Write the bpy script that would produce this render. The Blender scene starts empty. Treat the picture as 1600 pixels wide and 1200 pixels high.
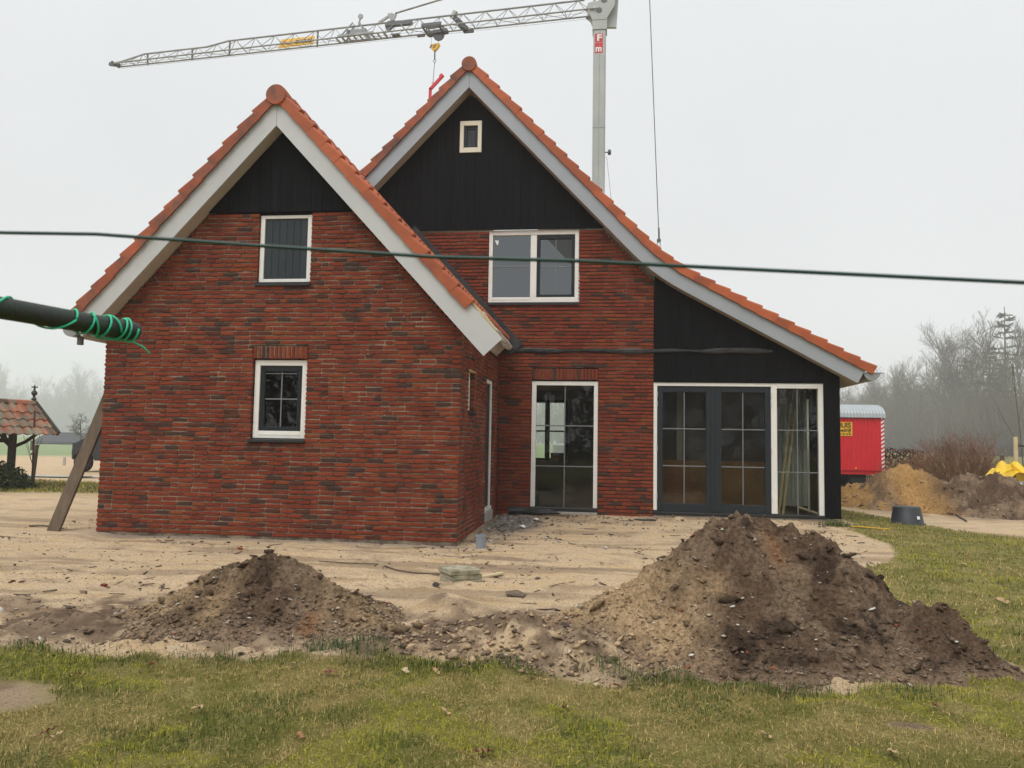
import bpy, bmesh, math, random
import numpy as np
from mathutils import Vector, Matrix
R = math.radians
random.seed(7); rng = np.random.default_rng(7)
scene = bpy.context.scene
col = scene.collection

# ------------------------------------------------------------------ camera
cam_d = bpy.data.cameras.new('camera'); cam = bpy.data.objects.new('camera', cam_d); col.objects.link(cam)
cam_d.sensor_width = 36.0; cam_d.lens = 27.77; cam_d.clip_start = 0.05; cam_d.clip_end = 3000
yaw, pitch, roll = 0.1222, 0.0726, 0.0169
c_, s_ = math.cos(yaw), math.sin(yaw)
Rt = Vector((c_, s_, 0)); Fl = Vector((-s_, c_, 0)); Zv = Vector((0, 0, 1))
Fw = Fl*math.cos(pitch) + Zv*math.sin(pitch); Ut = Zv*math.cos(pitch) - Fl*math.sin(pitch)
Rr = Rt*math.cos(roll) + Ut*math.sin(roll); Ur = Ut*math.cos(roll) - Rt*math.sin(roll)
M = Matrix((Rr, Ur, -Fw)).transposed().to_4x4(); M.translation = Vector((0, 0, 1.2991))
cam.matrix_world = M
cam_d.dof.use_dof = True; cam_d.dof.focus_distance = 10.5; cam_d.dof.aperture_fstop = 8.5
scene.camera = cam
scene.view_settings.view_transform = 'Standard'; scene.view_settings.look = 'None'
scene.view_settings.exposure = 0.20; scene.view_settings.gamma = 1.0
scene.view_settings.use_curve_mapping = False

# ------------------------------------------------------------------ overcast sky
SUN_EL, SUN_AZ = R(56), R(205)
world = bpy.data.worlds.new('World'); scene.world = world; world.use_nodes = True
wt = world.node_tree; wt.nodes.clear()
wo = wt.nodes.new('ShaderNodeOutputWorld'); add = wt.nodes.new('ShaderNodeAddShader')
b1 = wt.nodes.new('ShaderNodeBackground'); b2 = wt.nodes.new('ShaderNodeBackground')
sky = wt.nodes.new('ShaderNodeTexSky'); sky.sky_type = 'NISHITA'; sky.sun_disc = False
sky.sun_elevation = SUN_EL; sky.sun_rotation = SUN_AZ
hsv = wt.nodes.new('ShaderNodeHueSaturation'); hsv.inputs['Saturation'].default_value = 0.12
wt.links.new(sky.outputs[0], hsv.inputs['Color']); wt.links.new(hsv.outputs[0], b1.inputs['Color'])
b1.inputs['Strength'].default_value = 0.05
tc = wt.nodes.new('ShaderNodeTexCoord'); sep = wt.nodes.new('ShaderNodeSeparateXYZ')
wt.links.new(tc.outputs['Generated'], sep.inputs[0])
ramp = wt.nodes.new('ShaderNodeValToRGB'); wt.links.new(sep.outputs['Z'], ramp.inputs[0])
el = ramp.color_ramp.elements
el[0].position = 0.0; el[0].color = (.60, .615, .62, 1)
el[1].position = 1.0; el[1].color = (1.25, 1.27, 1.29, 1)
e = el.new(0.25); e.color = (.66, .678, .688, 1)
e = el.new(0.5); e.color = (.80, .825, .84, 1)
nz = wt.nodes.new('ShaderNodeTexNoise'); nz.inputs['Scale'].default_value = 2.2; nz.inputs['Detail'].default_value = 3
wt.links.new(tc.outputs['Generated'], nz.inputs['Vector'])
mr = wt.nodes.new('ShaderNodeMapRange'); mr.inputs['To Min'].default_value = .90; mr.inputs['To Max'].default_value = 1.10
wt.links.new(nz.outputs[0], mr.inputs['Value'])
vm = wt.nodes.new('ShaderNodeVectorMath'); vm.operation = 'SCALE'
wt.links.new(ramp.outputs[0], vm.inputs[0]); wt.links.new(mr.outputs[0], vm.inputs['Scale'])
wt.links.new(vm.outputs[0], b2.inputs['Color']); b2.inputs['Strength'].default_value = 0.73
wt.links.new(b1.outputs[0], add.inputs[0]); wt.links.new(b2.outputs[0], add.inputs[1])
wt.links.new(add.outputs[0], wo.inputs['Surface'])
sd = bpy.data.lights.new('sun', 'SUN'); sd.energy = 1.5; sd.angle = R(36); sd.color = (1, .985, .955)
sun = bpy.data.objects.new('sun', sd); col.objects.link(sun)
sun.rotation_euler = (R(90) - SUN_EL, 0, math.pi - SUN_AZ)

# ------------------------------------------------------------------ materials
def mat(name, base=(.5, .5, .5), rough=.7, metal=0., spec=.5, var=None, scale=8., detail=4., stretch=None,
        bump=0., bscale=60., attr=None, obj_random=0., lo=.35, hi=.65, coord='pos'):
    """Principled material; var = second colour mixed in by noise; stretch = scale vector of the noise"""
    m = bpy.data.materials.new(name); m.use_nodes = True
    nt = m.node_tree; n = nt.nodes; L = nt.links
    p = n['Principled BSDF']; p.inputs['Roughness'].default_value = rough; p.inputs['Metallic'].default_value = metal
    p.inputs['Specular IOR Level'].default_value = spec
    p.inputs['Base Color'].default_value = (*base, 1)
    if coord == 'pos':
        g = n.new('ShaderNodeNewGeometry'); pos = g.outputs['Position']
    else:
        g = n.new('ShaderNodeTexCoord'); pos = g.outputs['Object']
    if stretch:
        mp = n.new('ShaderNodeMapping'); mp.inputs['Scale'].default_value = stretch; L.new(pos, mp.inputs[0]); pos = mp.outputs[0]
    out = None
    if var:
        t = n.new('ShaderNodeTexNoise'); t.inputs['Scale'].default_value = scale; t.inputs['Detail'].default_value = detail
        t.inputs['Roughness'].default_value = .65
        L.new(pos, t.inputs['Vector'])
        mrg = n.new('ShaderNodeMapRange'); mrg.inputs['From Min'].default_value = lo; mrg.inputs['From Max'].default_value = hi
        L.new(t.outputs[0], mrg.inputs['Value'])
        mx = n.new('ShaderNodeMix'); mx.data_type = 'RGBA'; mx.inputs['A'].default_value = (*base, 1); mx.inputs['B'].default_value = (*var, 1)
        L.new(mrg.outputs[0], mx.inputs['Factor']); out = mx.outputs['Result']
    if obj_random:
        oi = n.new('ShaderNodeObjectInfo'); h = n.new('ShaderNodeHueSaturation')
        mr2 = n.new('ShaderNodeMapRange'); mr2.inputs['To Min'].default_value = 1-obj_random; mr2.inputs['To Max'].default_value = 1+obj_random
        L.new(oi.outputs['Random'], mr2.inputs['Value']); L.new(mr2.outputs[0], h.inputs['Value'])
        if out: L.new(out, h.inputs['Color'])
        else: h.inputs['Color'].default_value = (*base, 1)
        out = h.outputs[0]
    if attr:
        a = n.new('ShaderNodeAttribute'); a.attribute_name = attr; out = a.outputs['Color']
    if out: L.new(out, p.inputs['Base Color'])
    if bump:
        t2 = n.new('ShaderNodeTexNoise'); t2.inputs['Scale'].default_value = bscale; t2.inputs['Detail'].default_value = 4
        L.new(pos, t2.inputs['Vector'])
        b = n.new('ShaderNodeBump'); b.inputs['Strength'].default_value = bump; b.inputs['Distance'].default_value = .01
        L.new(t2.outputs[0], b.inputs['Height']); L.new(b.outputs[0], p.inputs['Normal'])
    return m

def brick_mat(name, dark):
    m = bpy.data.materials.new(name); m.use_nodes = True
    nt = m.node_tree; n = nt.nodes; L = nt.links; p = n['Principled BSDF']
    g = n.new('ShaderNodeNewGeometry'); oi = n.new('ShaderNodeObjectInfo')
    a = n.new('ShaderNodeMath'); a.operation = 'ADD'; L.new(g.outputs['Random Per Island'], a.inputs[0]); L.new(oi.outputs['Random'], a.inputs[1])
    f = n.new('ShaderNodeMath'); f.operation = 'FRACT'; L.new(a.outputs[0], f.inputs[0])
    r = n.new('ShaderNodeValToRGB'); L.new(f.outputs[0], r.inputs[0]); r.color_ramp.interpolation = 'CONSTANT'
    cols = [(.19, .031, .011), (.215, .038, .012), (.170, .027, .011), (.235, .046, .013), (.185, .031, .011), (.20, .036, .012),
            (.145, .026, .011), (.215, .050, .014), (.175, .029, .011), (.195, .033, .011), (.090, .025, .013), (.060, .028, .020), (.19, .032, .011), (.215, .040, .012), (.165, .028, .011), (.195, .034, .012)]
    el = r.color_ramp.elements; el[0].color = (*cols[0], 1); el[1].position = 1/len(cols); el[1].color = (*cols[1], 1)
    for i in range(2, len(cols)):
        e = el.new(i/len(cols)); e.color = (*cols[i], 1)
    t = n.new('ShaderNodeTexNoise'); t.inputs['Scale'].default_value = 1.0; t.inputs['Detail'].default_value = 5; t.inputs['Roughness'].default_value = .7
    mp = n.new('ShaderNodeMapping'); mp.inputs['Scale'].default_value = (11, 11, 40); L.new(g.outputs['Position'], mp.inputs[0]); L.new(mp.outputs[0], t.inputs['Vector'])
    mrg = n.new('ShaderNodeMapRange'); mrg.inputs['From Min'].default_value = .52; mrg.inputs['From Max'].default_value = .72; L.new(t.outputs[0], mrg.inputs['Value'])
    mx = n.new('ShaderNodeMix'); mx.data_type = 'RGBA'; L.new(r.outputs[0], mx.inputs['A']); mx.inputs['B'].default_value = (.045, .016, .012, 1)
    mul = n.new('ShaderNodeMath'); mul.operation = 'MULTIPLY'; mul.inputs[1].default_value = .8; L.new(mrg.outputs[0], mul.inputs[0])
    L.new(mul.outputs[0], mx.inputs['Factor'])
    # fine speckle
    t3 = n.new('ShaderNodeTexNoise'); t3.inputs['Scale'].default_value = 130; t3.inputs['Detail'].default_value = 3; L.new(g.outputs['Position'], t3.inputs['Vector'])
    mr3 = n.new('ShaderNodeMapRange'); mr3.inputs['From Min'].default_value = .3; mr3.inputs['From Max'].default_value = .7
    mr3.inputs['To Min'].default_value = .66*dark; mr3.inputs['To Max'].default_value = 1.26*dark; L.new(t3.outputs[0], mr3.inputs['Value'])
    vs = n.new('ShaderNodeVectorMath'); vs.operation = 'SCALE'; L.new(mx.outputs['Result'], vs.inputs[0]); L.new(mr3.outputs[0], vs.inputs['Scale'])
    L.new(vs.outputs[0], p.inputs['Base Color'])
    p.inputs['Roughness'].default_value = .85; p.inputs['Specular IOR Level'].default_value = .3
    b = n.new('ShaderNodeBump'); b.inputs['Strength'].default_value = .55; b.inputs['Distance'].default_value = .006
    t2 = n.new('ShaderNodeTexNoise'); t2.inputs['Scale'].default_value = 45; t2.inputs['Detail'].default_value = 5; L.new(g.outputs['Position'], t2.inputs['Vector'])
    L.new(t2.outputs[0], b.inputs['Height']); L.new(b.outputs[0], p.inputs['Normal'])
    return m

def glass_mat(name, tint, refl, rough=.02, wav=.02, wscale=3.):
    m = bpy.data.materials.new(name); m.use_nodes = True
    nt = m.node_tree; n = nt.nodes; L = nt.links; n.clear()
    o = n.new('ShaderNodeOutputMaterial'); mx = n.new('ShaderNodeMixShader'); tr = n.new('ShaderNodeBsdfTransparent'); gl = n.new('ShaderNodeBsdfGlossy')
    tr.inputs[0].default_value = (*tint, 1); gl.inputs['Roughness'].default_value = rough; gl.inputs['Color'].default_value = (1, 1, 1, 1)
    fr = n.new('ShaderNodeFresnel'); fr.inputs[0].default_value = 1.5
    mu = n.new('ShaderNodeMath'); mu.operation = 'MULTIPLY'; mu.inputs[1].default_value = refl; mu.use_clamp = True; L.new(fr.outputs[0], mu.inputs[0])
    g = n.new('ShaderNodeNewGeometry'); t = n.new('ShaderNodeTexNoise'); t.inputs['Scale'].default_value = wscale; t.inputs['Detail'].default_value = 2; L.new(g.outputs['Position'], t.inputs['Vector'])
    b = n.new('ShaderNodeBump'); b.inputs['Strength'].default_value = wav; b.inputs['Distance'].default_value = .1; L.new(t.outputs[0], b.inputs['Height'])
    L.new(b.outputs[0], gl.inputs['Normal'])
    L.new(mu.outputs[0], mx.inputs[0]); L.new(tr.outputs[0], mx.inputs[1]); L.new(gl.outputs[0], mx.inputs[2]); L.new(mx.outputs[0], o.inputs[0])
    return m

MT = {}
MT['brick'] = brick_mat('brick', 1.0)
MT['brick_main'] = brick_mat('brick_main', 1.05)
MT['mortar'] = mat('mortar', (.28, .215, .15), .95, var=(.075, .055, .04), scale=3.4, lo=.38, hi=.60, bump=.4, bscale=120)
MT['mortar_dark'] = mat('mortar_dark', (.06, .042, .032), .95, var=(.20, .155, .11), scale=1.4, lo=.50, hi=.66, bump=.4, bscale=120)
MT['mortar_side'] = mat('mortar_side', (.24, .20, .17), .95, var=(.04, .03, .025), scale=1.3, lo=.42, hi=.58, bump=.4, bscale=120)
MT['black_wood'] = mat('black_wood', (.0022, .0026, .0036), .7, spec=.10, var=(.0125, .0135, .016), scale=1.0, detail=8, stretch=(60, 60, 1.3), lo=.48, hi=.82, obj_random=.25, bump=.25, bscale=1.)
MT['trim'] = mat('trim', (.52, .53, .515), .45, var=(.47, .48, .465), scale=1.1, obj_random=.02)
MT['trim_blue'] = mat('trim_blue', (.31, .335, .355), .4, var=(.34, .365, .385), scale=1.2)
MT['soffit'] = mat('soffit', (.46, .41, .32), .6, var=(.42, .37, .29), scale=3)
MT['frame_white'] = mat('frame_white', (.80, .79, .74), .4, var=(.74, .725, .67), scale=5)
MT['frame_cream'] = mat('frame_cream', (.72, .66, .52), .4)
MT['sash'] = mat('sash', (.010, .014, .017), .45, spec=.3, var=(.013, .017, .02), scale=4)
MT['sash_door'] = mat('sash_door', (.015, .021, .026), .45, spec=.3, var=(.019, .026, .031), scale=3)
MT['shutter'] = mat('shutter', (.022, .030, .035), .5, spec=.3, var=(.028, .036, .041), scale=5, obj_random=.12)
MT['bar'] = mat('bar', (.15, .157, .157), .4)
MT['sill'] = mat('sill', (.012, .013, .014), .5)
MT['hinge'] = mat('hinge', (.6, .6, .58), .35, metal=.6)
MT['concrete'] = mat('concrete', (.42, .40, .36), .9, var=(.30, .28, .25), scale=5, bump=.3)
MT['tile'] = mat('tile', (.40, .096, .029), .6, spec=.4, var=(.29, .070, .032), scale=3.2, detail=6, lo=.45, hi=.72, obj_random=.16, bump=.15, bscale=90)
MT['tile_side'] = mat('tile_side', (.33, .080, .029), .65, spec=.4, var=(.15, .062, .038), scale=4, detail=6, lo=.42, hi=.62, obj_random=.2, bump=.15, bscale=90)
MT['membrane'] = mat('membrane', (.008, .008, .009), .45, var=(.03, .03, .03), scale=6, bump=.6, bscale=14)
MT['underlay'] = mat('underlay', (.72, .72, .69), .5, var=(.55, .54, .5), scale=9, bump=.8, bscale=22)
MT['batten'] = mat('batten', (.62, .48, .27), .7, var=(.5, .37, .2), scale=1., stretch=(30, 2, 30))
MT['zinc'] = mat('zinc', (.36, .37, .37), .45, metal=.5, var=(.27, .28, .28), scale=4)
MT['zinc_dark'] = mat('zinc_dark', (.13, .125, .115), .5, metal=.3)
MT['glass'] = glass_mat('glass', (.70, .74, .68), 1.15)
MT['glass_dark'] = glass_mat('glass_dark', (.50, .49, .44), 1.25, rough=.05, wav=.012, wscale=8)
MT['glass_film'] = glass_mat('glass_film', (.10, .11, .12), 1.25, rough=.10, wav=.05, wscale=7)
MT['plaster'] = mat('plaster', (.42, .42, .40), .9, var=(.36, .36, .34), scale=2)
MT['floor'] = mat('floor', (.30, .27, .22), .8, var=(.24, .21, .17), scale=2)
MT['osb'] = mat('osb', (.30, .15, .06), .8, var=(.22, .10, .04), scale=6)
MT['steel'] = mat('steel', (.33, .345, .34), .5, metal=.25, var=(.22, .235, .23), scale=3)
MT['steel_dark'] = mat('steel_dark', (.10, .105, .11), .5, metal=.2)
MT['mast'] = mat('mast', (.40, .43, .41), .45, var=(.34, .37, .35), scale=1.2)
MT['red_sign'] = mat('red_sign', (.55, .012, .03), .4)
MT['sign_white'] = mat('sign_white', (.7, .72, .7), .4)
MT['sign_yellow'] = mat('sign_yellow', (.75, .42, .01), .5)
MT['sign_black'] = mat('sign_black', (.015, .014, .012), .5)
MT['red_paint'] = mat('red_paint', (.62, .012, .022), .45, var=(.56, .012, .02), scale=2)
MT['wagon_red'] = mat('wagon_red', (.66, .016, .028), .45, var=(.58, .014, .024), scale=2)
MT['wagon_roof'] = mat('wagon_roof', (.36, .39, .40), .45, metal=.3, var=(.42, .45, .46), scale=2)
MT['white_paint'] = mat('white_paint', (.78, .78, .76), .5)
MT['old_wood'] = mat('old_wood', (.10, .068, .042), .85, var=(.16, .12, .08), scale=1., stretch=(16, 16, 3), lo=.35, hi=.7, bump=.4, bscale=3)
MT['grey_wood'] = mat('grey_wood', (.13, .105, .075), .85, var=(.08, .06, .042), scale=3, bump=.3)
MT['pale_wood'] = mat('pale_wood', (.62, .52, .32), .75, var=(.5, .4, .24), scale=3)
MT['well_wood'] = mat('well_wood', (.035, .027, .019), .9, var=(.07, .06, .045), scale=4)
MT['old_tile'] = mat('old_tile', (.30, .095, .05), .85, var=(.17, .15, .10), scale=4.5, detail=4, lo=.40, hi=.56, obj_random=.45)
MT['iron'] = mat('iron', (.03, .03, .028), .6)
MT['rust'] = mat('rust', (.07, .035, .022), .8)
MT['tub'] = mat('tub', (.022, .025, .029), .55, var=(.05, .055, .06), scale=10, lo=.55, hi=.8)
MT['tarp'] = mat('tarp', (.80, .52, .006), .45, var=(.70, .44, .005), scale=5)
MT['pvc'] = mat('pvc', (.22, .25, .28), .5)
MT['slab'] = mat('slab', (.38, .34, .25), .95, var=(.21, .20, .12), scale=9, lo=.4, hi=.6, bump=.7, bscale=70)
MT['car'] = mat('car', (.02, .024, .027), .35)
MT['tyre'] = mat('tyre', (.012, .012, .012), .8)
MT['pole_green'] = mat('pole_green', (.022, .024, .022), .55, var=(.012, .035, .018), scale=30, lo=.45, hi=.6, bump=.3, bscale=200)
MT['rope_green'] = mat('rope_green', (.02, .50, .26), .4)
MT['line_green'] = mat('line_green', (.008, .045, .034), .45)
MT['roofdark'] = mat('roofdark', (.05, .055, .06), .8)
MT['bark'] = mat('bark', (.12, .11, .082), .95, var=(.09, .09, .06), scale=3)
MT['bark_pale'] = mat('bark_pale', (.16, .15, .12), .95)
MT['needles'] = mat('needles', (.035, .05, .03), .9)
MT['water'] = mat('water', (.35, .36, .37), .06, spec=1.0)
MT['leafcol'] = mat('leafcol', attr='col', rough=.8, spec=.2)
MT['stone'] = mat('stone', attr='col', rough=.9, spec=.3)
MT['blanket'] = mat('blanket', (.6, .62, .62), .6)

# ------------------------------------------------------------------ mesh helpers
class MB:
    def __init__(s): s.v = []; s.f = []; s.m = []; s.mats = []; s.mi = 0
    def use(s, mt):
        if mt not in s.mats: s.mats.append(mt)
        s.mi = s.mats.index(mt); return s
    def add(s, vs, fs):
        o = len(s.v); s.v += [tuple(v) for v in vs]
        for f in fs: s.f.append(tuple(i+o for i in f)); s.m.append(s.mi)
        return s
    def box(s, x0, x1, y0, y1, z0, z1):
        return s.add([(x, y, z) for z in (z0, z1) for y in (y0, y1) for x in (x0, x1)],
                     [(0, 2, 3, 1), (4, 5, 7, 6), (0, 1, 5, 4), (2, 6, 7, 3), (0, 4, 6, 2), (1, 3, 7, 5)])
    def cbox(s, x0, x1, y0, y1, z0, z1, b=.004):
        """box with chamfered edges"""
        b = min(b, (x1-x0)*.4, (y1-y0)*.4, (z1-z0)*.4)
        bm = bmesh.new(); bmesh.ops.create_cube(bm, size=1)
        for v in bm.verts: v.co = Vector(((x0+x1)/2+v.co.x*(x1-x0), (y0+y1)/2+v.co.y*(y1-y0), (z0+z1)/2+v.co.z*(z1-z0)))
        bmesh.ops.bevel(bm, geom=list(bm.edges), offset=b, segments=1, affect='EDGES', profile=.5)
        bm.verts.index_update()
        s.add([v.co[:] for v in bm.verts], [[v.index for v in f.verts] for f in bm.faces]); bm.free(); return s
    def beam(s, a, b, w, h, up=(0, 0, 1)):
        a = Vector(a); b = Vector(b); d = (b-a).normalized(); u = Vector(up)
        if abs(d.dot(u)) > .98: u = Vector((0, 1, 0))
        x = d.cross(u).normalized(); u = x.cross(d)
        vs = [p + x*sx*w/2 + u*su*h/2 for p in (a, b) for su in (-1, 1) for sx in (-1, 1)]
        return s.add(vs, [(0, 2, 3, 1), (4, 5, 7, 6), (0, 1, 5, 4), (2, 6, 7, 3), (0, 4, 6, 2), (1, 3, 7, 5)])
    def tube(s, pts, r, n=8, caps=True):
        pts = [Vector(p) for p in pts]; k = len(pts)
        rs = r if isinstance(r, (list, tuple)) else [r]*k
        ref = Vector((0, 0, 1)) if abs((pts[-1]-pts[0]).normalized().z) < .9 else Vector((1, 0, 0))
        vs = []; fs = []
        for i, p in enumerate(pts):
            d = (pts[min(i+1, k-1)]-pts[max(i-1, 0)]).normalized()
            x = d.cross(ref)
            if x.length < 1e-4: x = d.orthogonal()
            x.normalize(); y = d.cross(x)
            for j in range(n):
                t = 2*math.pi*j/n; vs.append(p + (x*math.cos(t)+y*math.sin(t))*rs[i])
        for i in range(k-1):
            for j in range(n): fs.append((i*n+j, i*n+(j+1) % n, (i+1)*n+(j+1) % n, (i+1)*n+j))
        if caps: fs.append(tuple(range(n-1, -1, -1))); fs.append(tuple(range((k-1)*n, k*n)))
        return s.add(vs, fs)
    def lathe(s, prof, c=(0, 0, 0), n=16, axis='z'):
        vs = []; fs = []
        for r_, h in prof:
            for j in range(n):
                t = 2*math.pi*j/n; a, b = r_*math.cos(t), r_*math.sin(t)
                v = {'z': (a, b, h), 'y': (a, h, b), 'x': (h, a, b)}[axis]
                vs.append((c[0]+v[0], c[1]+v[1], c[2]+v[2]))
        for i in range(len(prof)-1):
            for j in range(n): fs.append((i*n+j, i*n+(j+1) % n, (i+1)*n+(j+1) % n, (i+1)*n+j))
        fs.append(tuple(range(n-1, -1, -1))); fs.append(tuple(range((len(prof)-1)*n, len(prof)*n)))
        return s.add(vs, fs)
    def prism(s, poly, ext):
        """closed polygon (3D points) pushed along vector ext"""
        n = len(poly); e = Vector(ext); vs = [Vector(p) for p in poly]; vs += [p+e for p in vs[:n]]
        fs = [tuple(range(n)), tuple(range(2*n-1, n-1, -1))]
        for i in range(n): fs.append((i, i+n, (i+1) % n+n, (i+1) % n))
        return s.add(vs, fs)
    def mesh(s, name, mt=None, smooth=False, recalc=True):
        me = bpy.data.meshes.new(name); me.from_pydata(s.v, [], s.f)
        ms = s.mats or [mt]
        for q in ms: me.materials.append(MT[q] if isinstance(q, str) else q)
        if len(ms) > 1: me.polygons.foreach_set('material_index', s.m)
        if recalc:
            bm = bmesh.new(); bm.from_mesh(me); bmesh.ops.recalc_face_normals(bm, faces=bm.faces); bm.to_mesh(me); bm.free()
        if smooth: me.shade_smooth()
        me.update(); return me
    def build(s, name, mt=None, parent=None, smooth=False, loc=None):
        return link(name, s.mesh(name, mt, smooth), parent, loc)

def link(name, me, parent=None, loc=None):
    o = bpy.data.objects.new(name, me); col.objects.link(o)
    if parent: o.parent = parent
    if loc: o.location = loc
    return o
def empty(name, loc=(0, 0, 0), rz=0):
    o = bpy.data.objects.new(name, None); col.objects.link(o); o.location = loc; o.rotation_euler = (0, 0, rz); o.empty_display_size = .2; return o
def tag(o, label=None, cat=None, group=None, kind=None):
    if label: o['label'] = label
    if cat: o['category'] = cat
    if group: o['group'] = group
    if kind: o['kind'] = kind
    return o
def copy_tree(o, parent=None):
    c = o.copy(); col.objects.link(c)
    if parent: c.parent = parent
    for ch in list(o.children): copy_tree(ch, c)
    return c
def np_mesh(name, V, F, mt, colr=None, smooth=False):
    """numpy vertices (n,3), faces (m,k); colr (n,3) goes to the point attribute col"""
    me = bpy.data.meshes.new(name); V = np.asarray(V, np.float32); F = np.asarray(F, np.int32)
    k = F.shape[1]
    me.vertices.add(len(V)); me.vertices.foreach_set('co', V.ravel())
    me.loops.add(F.size); me.loops.foreach_set('vertex_index', F.ravel())
    me.polygons.add(len(F)); me.polygons.foreach_set('loop_start', np.arange(0, F.size, k, dtype=np.int32))
    if smooth: me.polygons.foreach_set('use_smooth', np.ones(len(F), bool))
    if colr is not None:
        a = me.attributes.new('col', 'FLOAT_COLOR', 'POINT')
        a.data.foreach_set('color', np.concatenate([np.asarray(colr, np.float32), np.ones((len(V), 1), np.float32)], 1).ravel())
    me.materials.append(MT[mt] if isinstance(mt, str) else mt)
    me.update(calc_edges=True); return me

# value noise
def vnoise(x, y, seed=0):
    xi = np.floor(x).astype(np.int64); yi = np.floor(y).astype(np.int64); fx = x-xi; fy = y-yi
    fx = fx*fx*fx*(fx*(fx*6-15)+10); fy = fy*fy*fy*(fy*(fy*6-15)+10)
    def h(a, b):
        n = (a*374761393 + b*668265263 + seed*1442695041) & 0xffffffff
        n = ((n ^ (n >> 13))*1274126177) & 0xffffffff
        n = ((n ^ (n >> 16))*2246822519) & 0xffffffff
        return ((n ^ (n >> 15)) & 0xffff)/65535.
    return (h(xi, yi)*(1-fx)+h(xi+1, yi)*fx)*(1-fy)+(h(xi, yi+1)*(1-fx)+h(xi+1, yi+1)*fx)*fy
def fbm(x, y, oct=4, seed=0, gain=.5):
    a = 1.; t = 0.; v = np.zeros_like(np.asarray(x, float))
    ca, sa = .8, .6
    for i in range(oct):
        v = v + a*vnoise(x, y, seed+i*17); t += a; a *= gain
        x, y = (ca*x - sa*y)*2.03+5.1, (sa*x + ca*y)*2.03+1.7
    return v/t   # 0..1
def inpoly(x, y, P):
    r = np.zeros(np.shape(x), bool); n = len(P)
    for i in range(n):
        (x0, y0), (x1, y1) = P[i], P[(i+1) % n]
        c = ((y0 > y) != (y1 > y)) & (x < (x1-x0)*(y-y0)/(y1-y0+1e-12)+x0); r ^= c
    return r
def polydist(x, y, P, closed=True):
    d = np.full(np.shape(x), 1e9); n = len(P)
    for i in range(n if closed else n-1):
        (x0, y0), (x1, y1) = P[i], P[(i+1) % n]
        dx, dy = x1-x0, y1-y0; t = np.clip(((x-x0)*dx+(y-y0)*dy)/(dx*dx+dy*dy+1e-12), 0, 1)
        d = np.minimum(d, np.hypot(x-x0-t*dx, y-y0-t*dy))
    return d
def sdf(x, y, P):
    d = polydist(x, y, P); return np.where(inpoly(x, y, P), d, -d)
def smooth(a, b, x):
    t = np.clip((x-a)/(b-a), 0, 1); return t*t*(3-2*t)

# ================================================================== GROUND
YA, YB = 10.04, 13.64                       # planes of the two brick gables
LAWN = [(-3.9, 3.45), (-3.57, 4.38), (-3.25, 4.50), (-2.76, 4.40), (-2.35, 4.35), (-2.0, 4.46), (-1.46, 4.66), (-.91, 4.58), (-.24, 4.42), (.54, 4.56),
        (1.21, 4.52), (1.87, 4.68), (2.40, 5.05), (2.20, 5.9), (2.2, 7.2), (2.75, 8.9), (3.42, 10.05), (3.68, 11.0), (3.62, 12.6), (3.95, 13.2), (4.05, 16),
        (4.85, 17.2), (5.2, 14.9), (5.45, 13.4), (6.2, 12.8), (8, 12.2), (12, 11.0), (14, 8), (14, -6), (-14, -6), (-14, 3.2)]
BARE = [(-3.6, 3.3), (-3.2, 3.9), (-2.80, 3.80), (-2.62, 3.6), (-2.85, 3.3)]
HEAP_R = [(2.30, 4.74, .05), (2.06, 4.85, .23), (1.80, 5.0, .39), (1.66, 5.14, .47), (1.47, 5.30, .61), (1.33, 5.42, .68), (1.13, 5.5, .80), (.90, 5.55, .875), (.80, 5.55, .85),
          (.70, 5.50, .70), (.585, 5.44, .62), (.42, 5.36, .56), (.24, 5.30, .47), (.04, 5.24, .33), (-.25, 5.18, .22), (-.5, 5.12, .15), (-.85, 5.08, .09), (-1.1, 5.1, .04)]
HEAP_L = [(-3.6, 5.25, .02), (-3.35, 5.3, .07), (-3.1, 5.36, .14), (-2.9, 5.42, .22), (-2.62, 5.5, .40), (-2.40, 5.5, .43), (-2.15, 5.48, .38), (-1.88, 5.42, .26), (-1.55, 5.3, .14), (-1.3, 5.25, .08), (-1.05, 5.2, .03)]
HEAP_B = [(5.0, 20.1, .02), (5.5, 19.6, .28), (5.95, 18.9, .62), (6.25, 18.5, .90), (6.5, 18.4, .92), (6.85, 18.2, .70), (7.15, 17.8, .62), (7.45, 17.4, .80), (7.85, 17.2, .80), (8.25, 17.0, .58), (8.9, 16.4, .40), (9.6, 16, .2)]
HEAP_R = [(a*1.045, b*1.045, 1.2991+(c-1.2991)*1.045) for a, b, c in HEAP_R]
LUMPS = [(-.55, 5.05, .22, .12), (-.9, 5.35, .3, .08), (-.15, 5.0, .3, .10), (-1.1, 5.0, .22, .07), (.0, 5.5, .3, .08), (-3.6, 5.2, .35, .07), (-1.25, 6.2, .28, .085), (-1.05, 6.05, .2, .05), (-.72, 4.95, .26, .10), (-1.40, 4.80, .24, .06), (-2.95, 5.75, .25, .08), (-3.3, 6.0, .4, .05), (-.35, 5.2, .5, .06), (-2.0, 5.0, .5, .05), (-.3, 4.8, .35, .06)]

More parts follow.
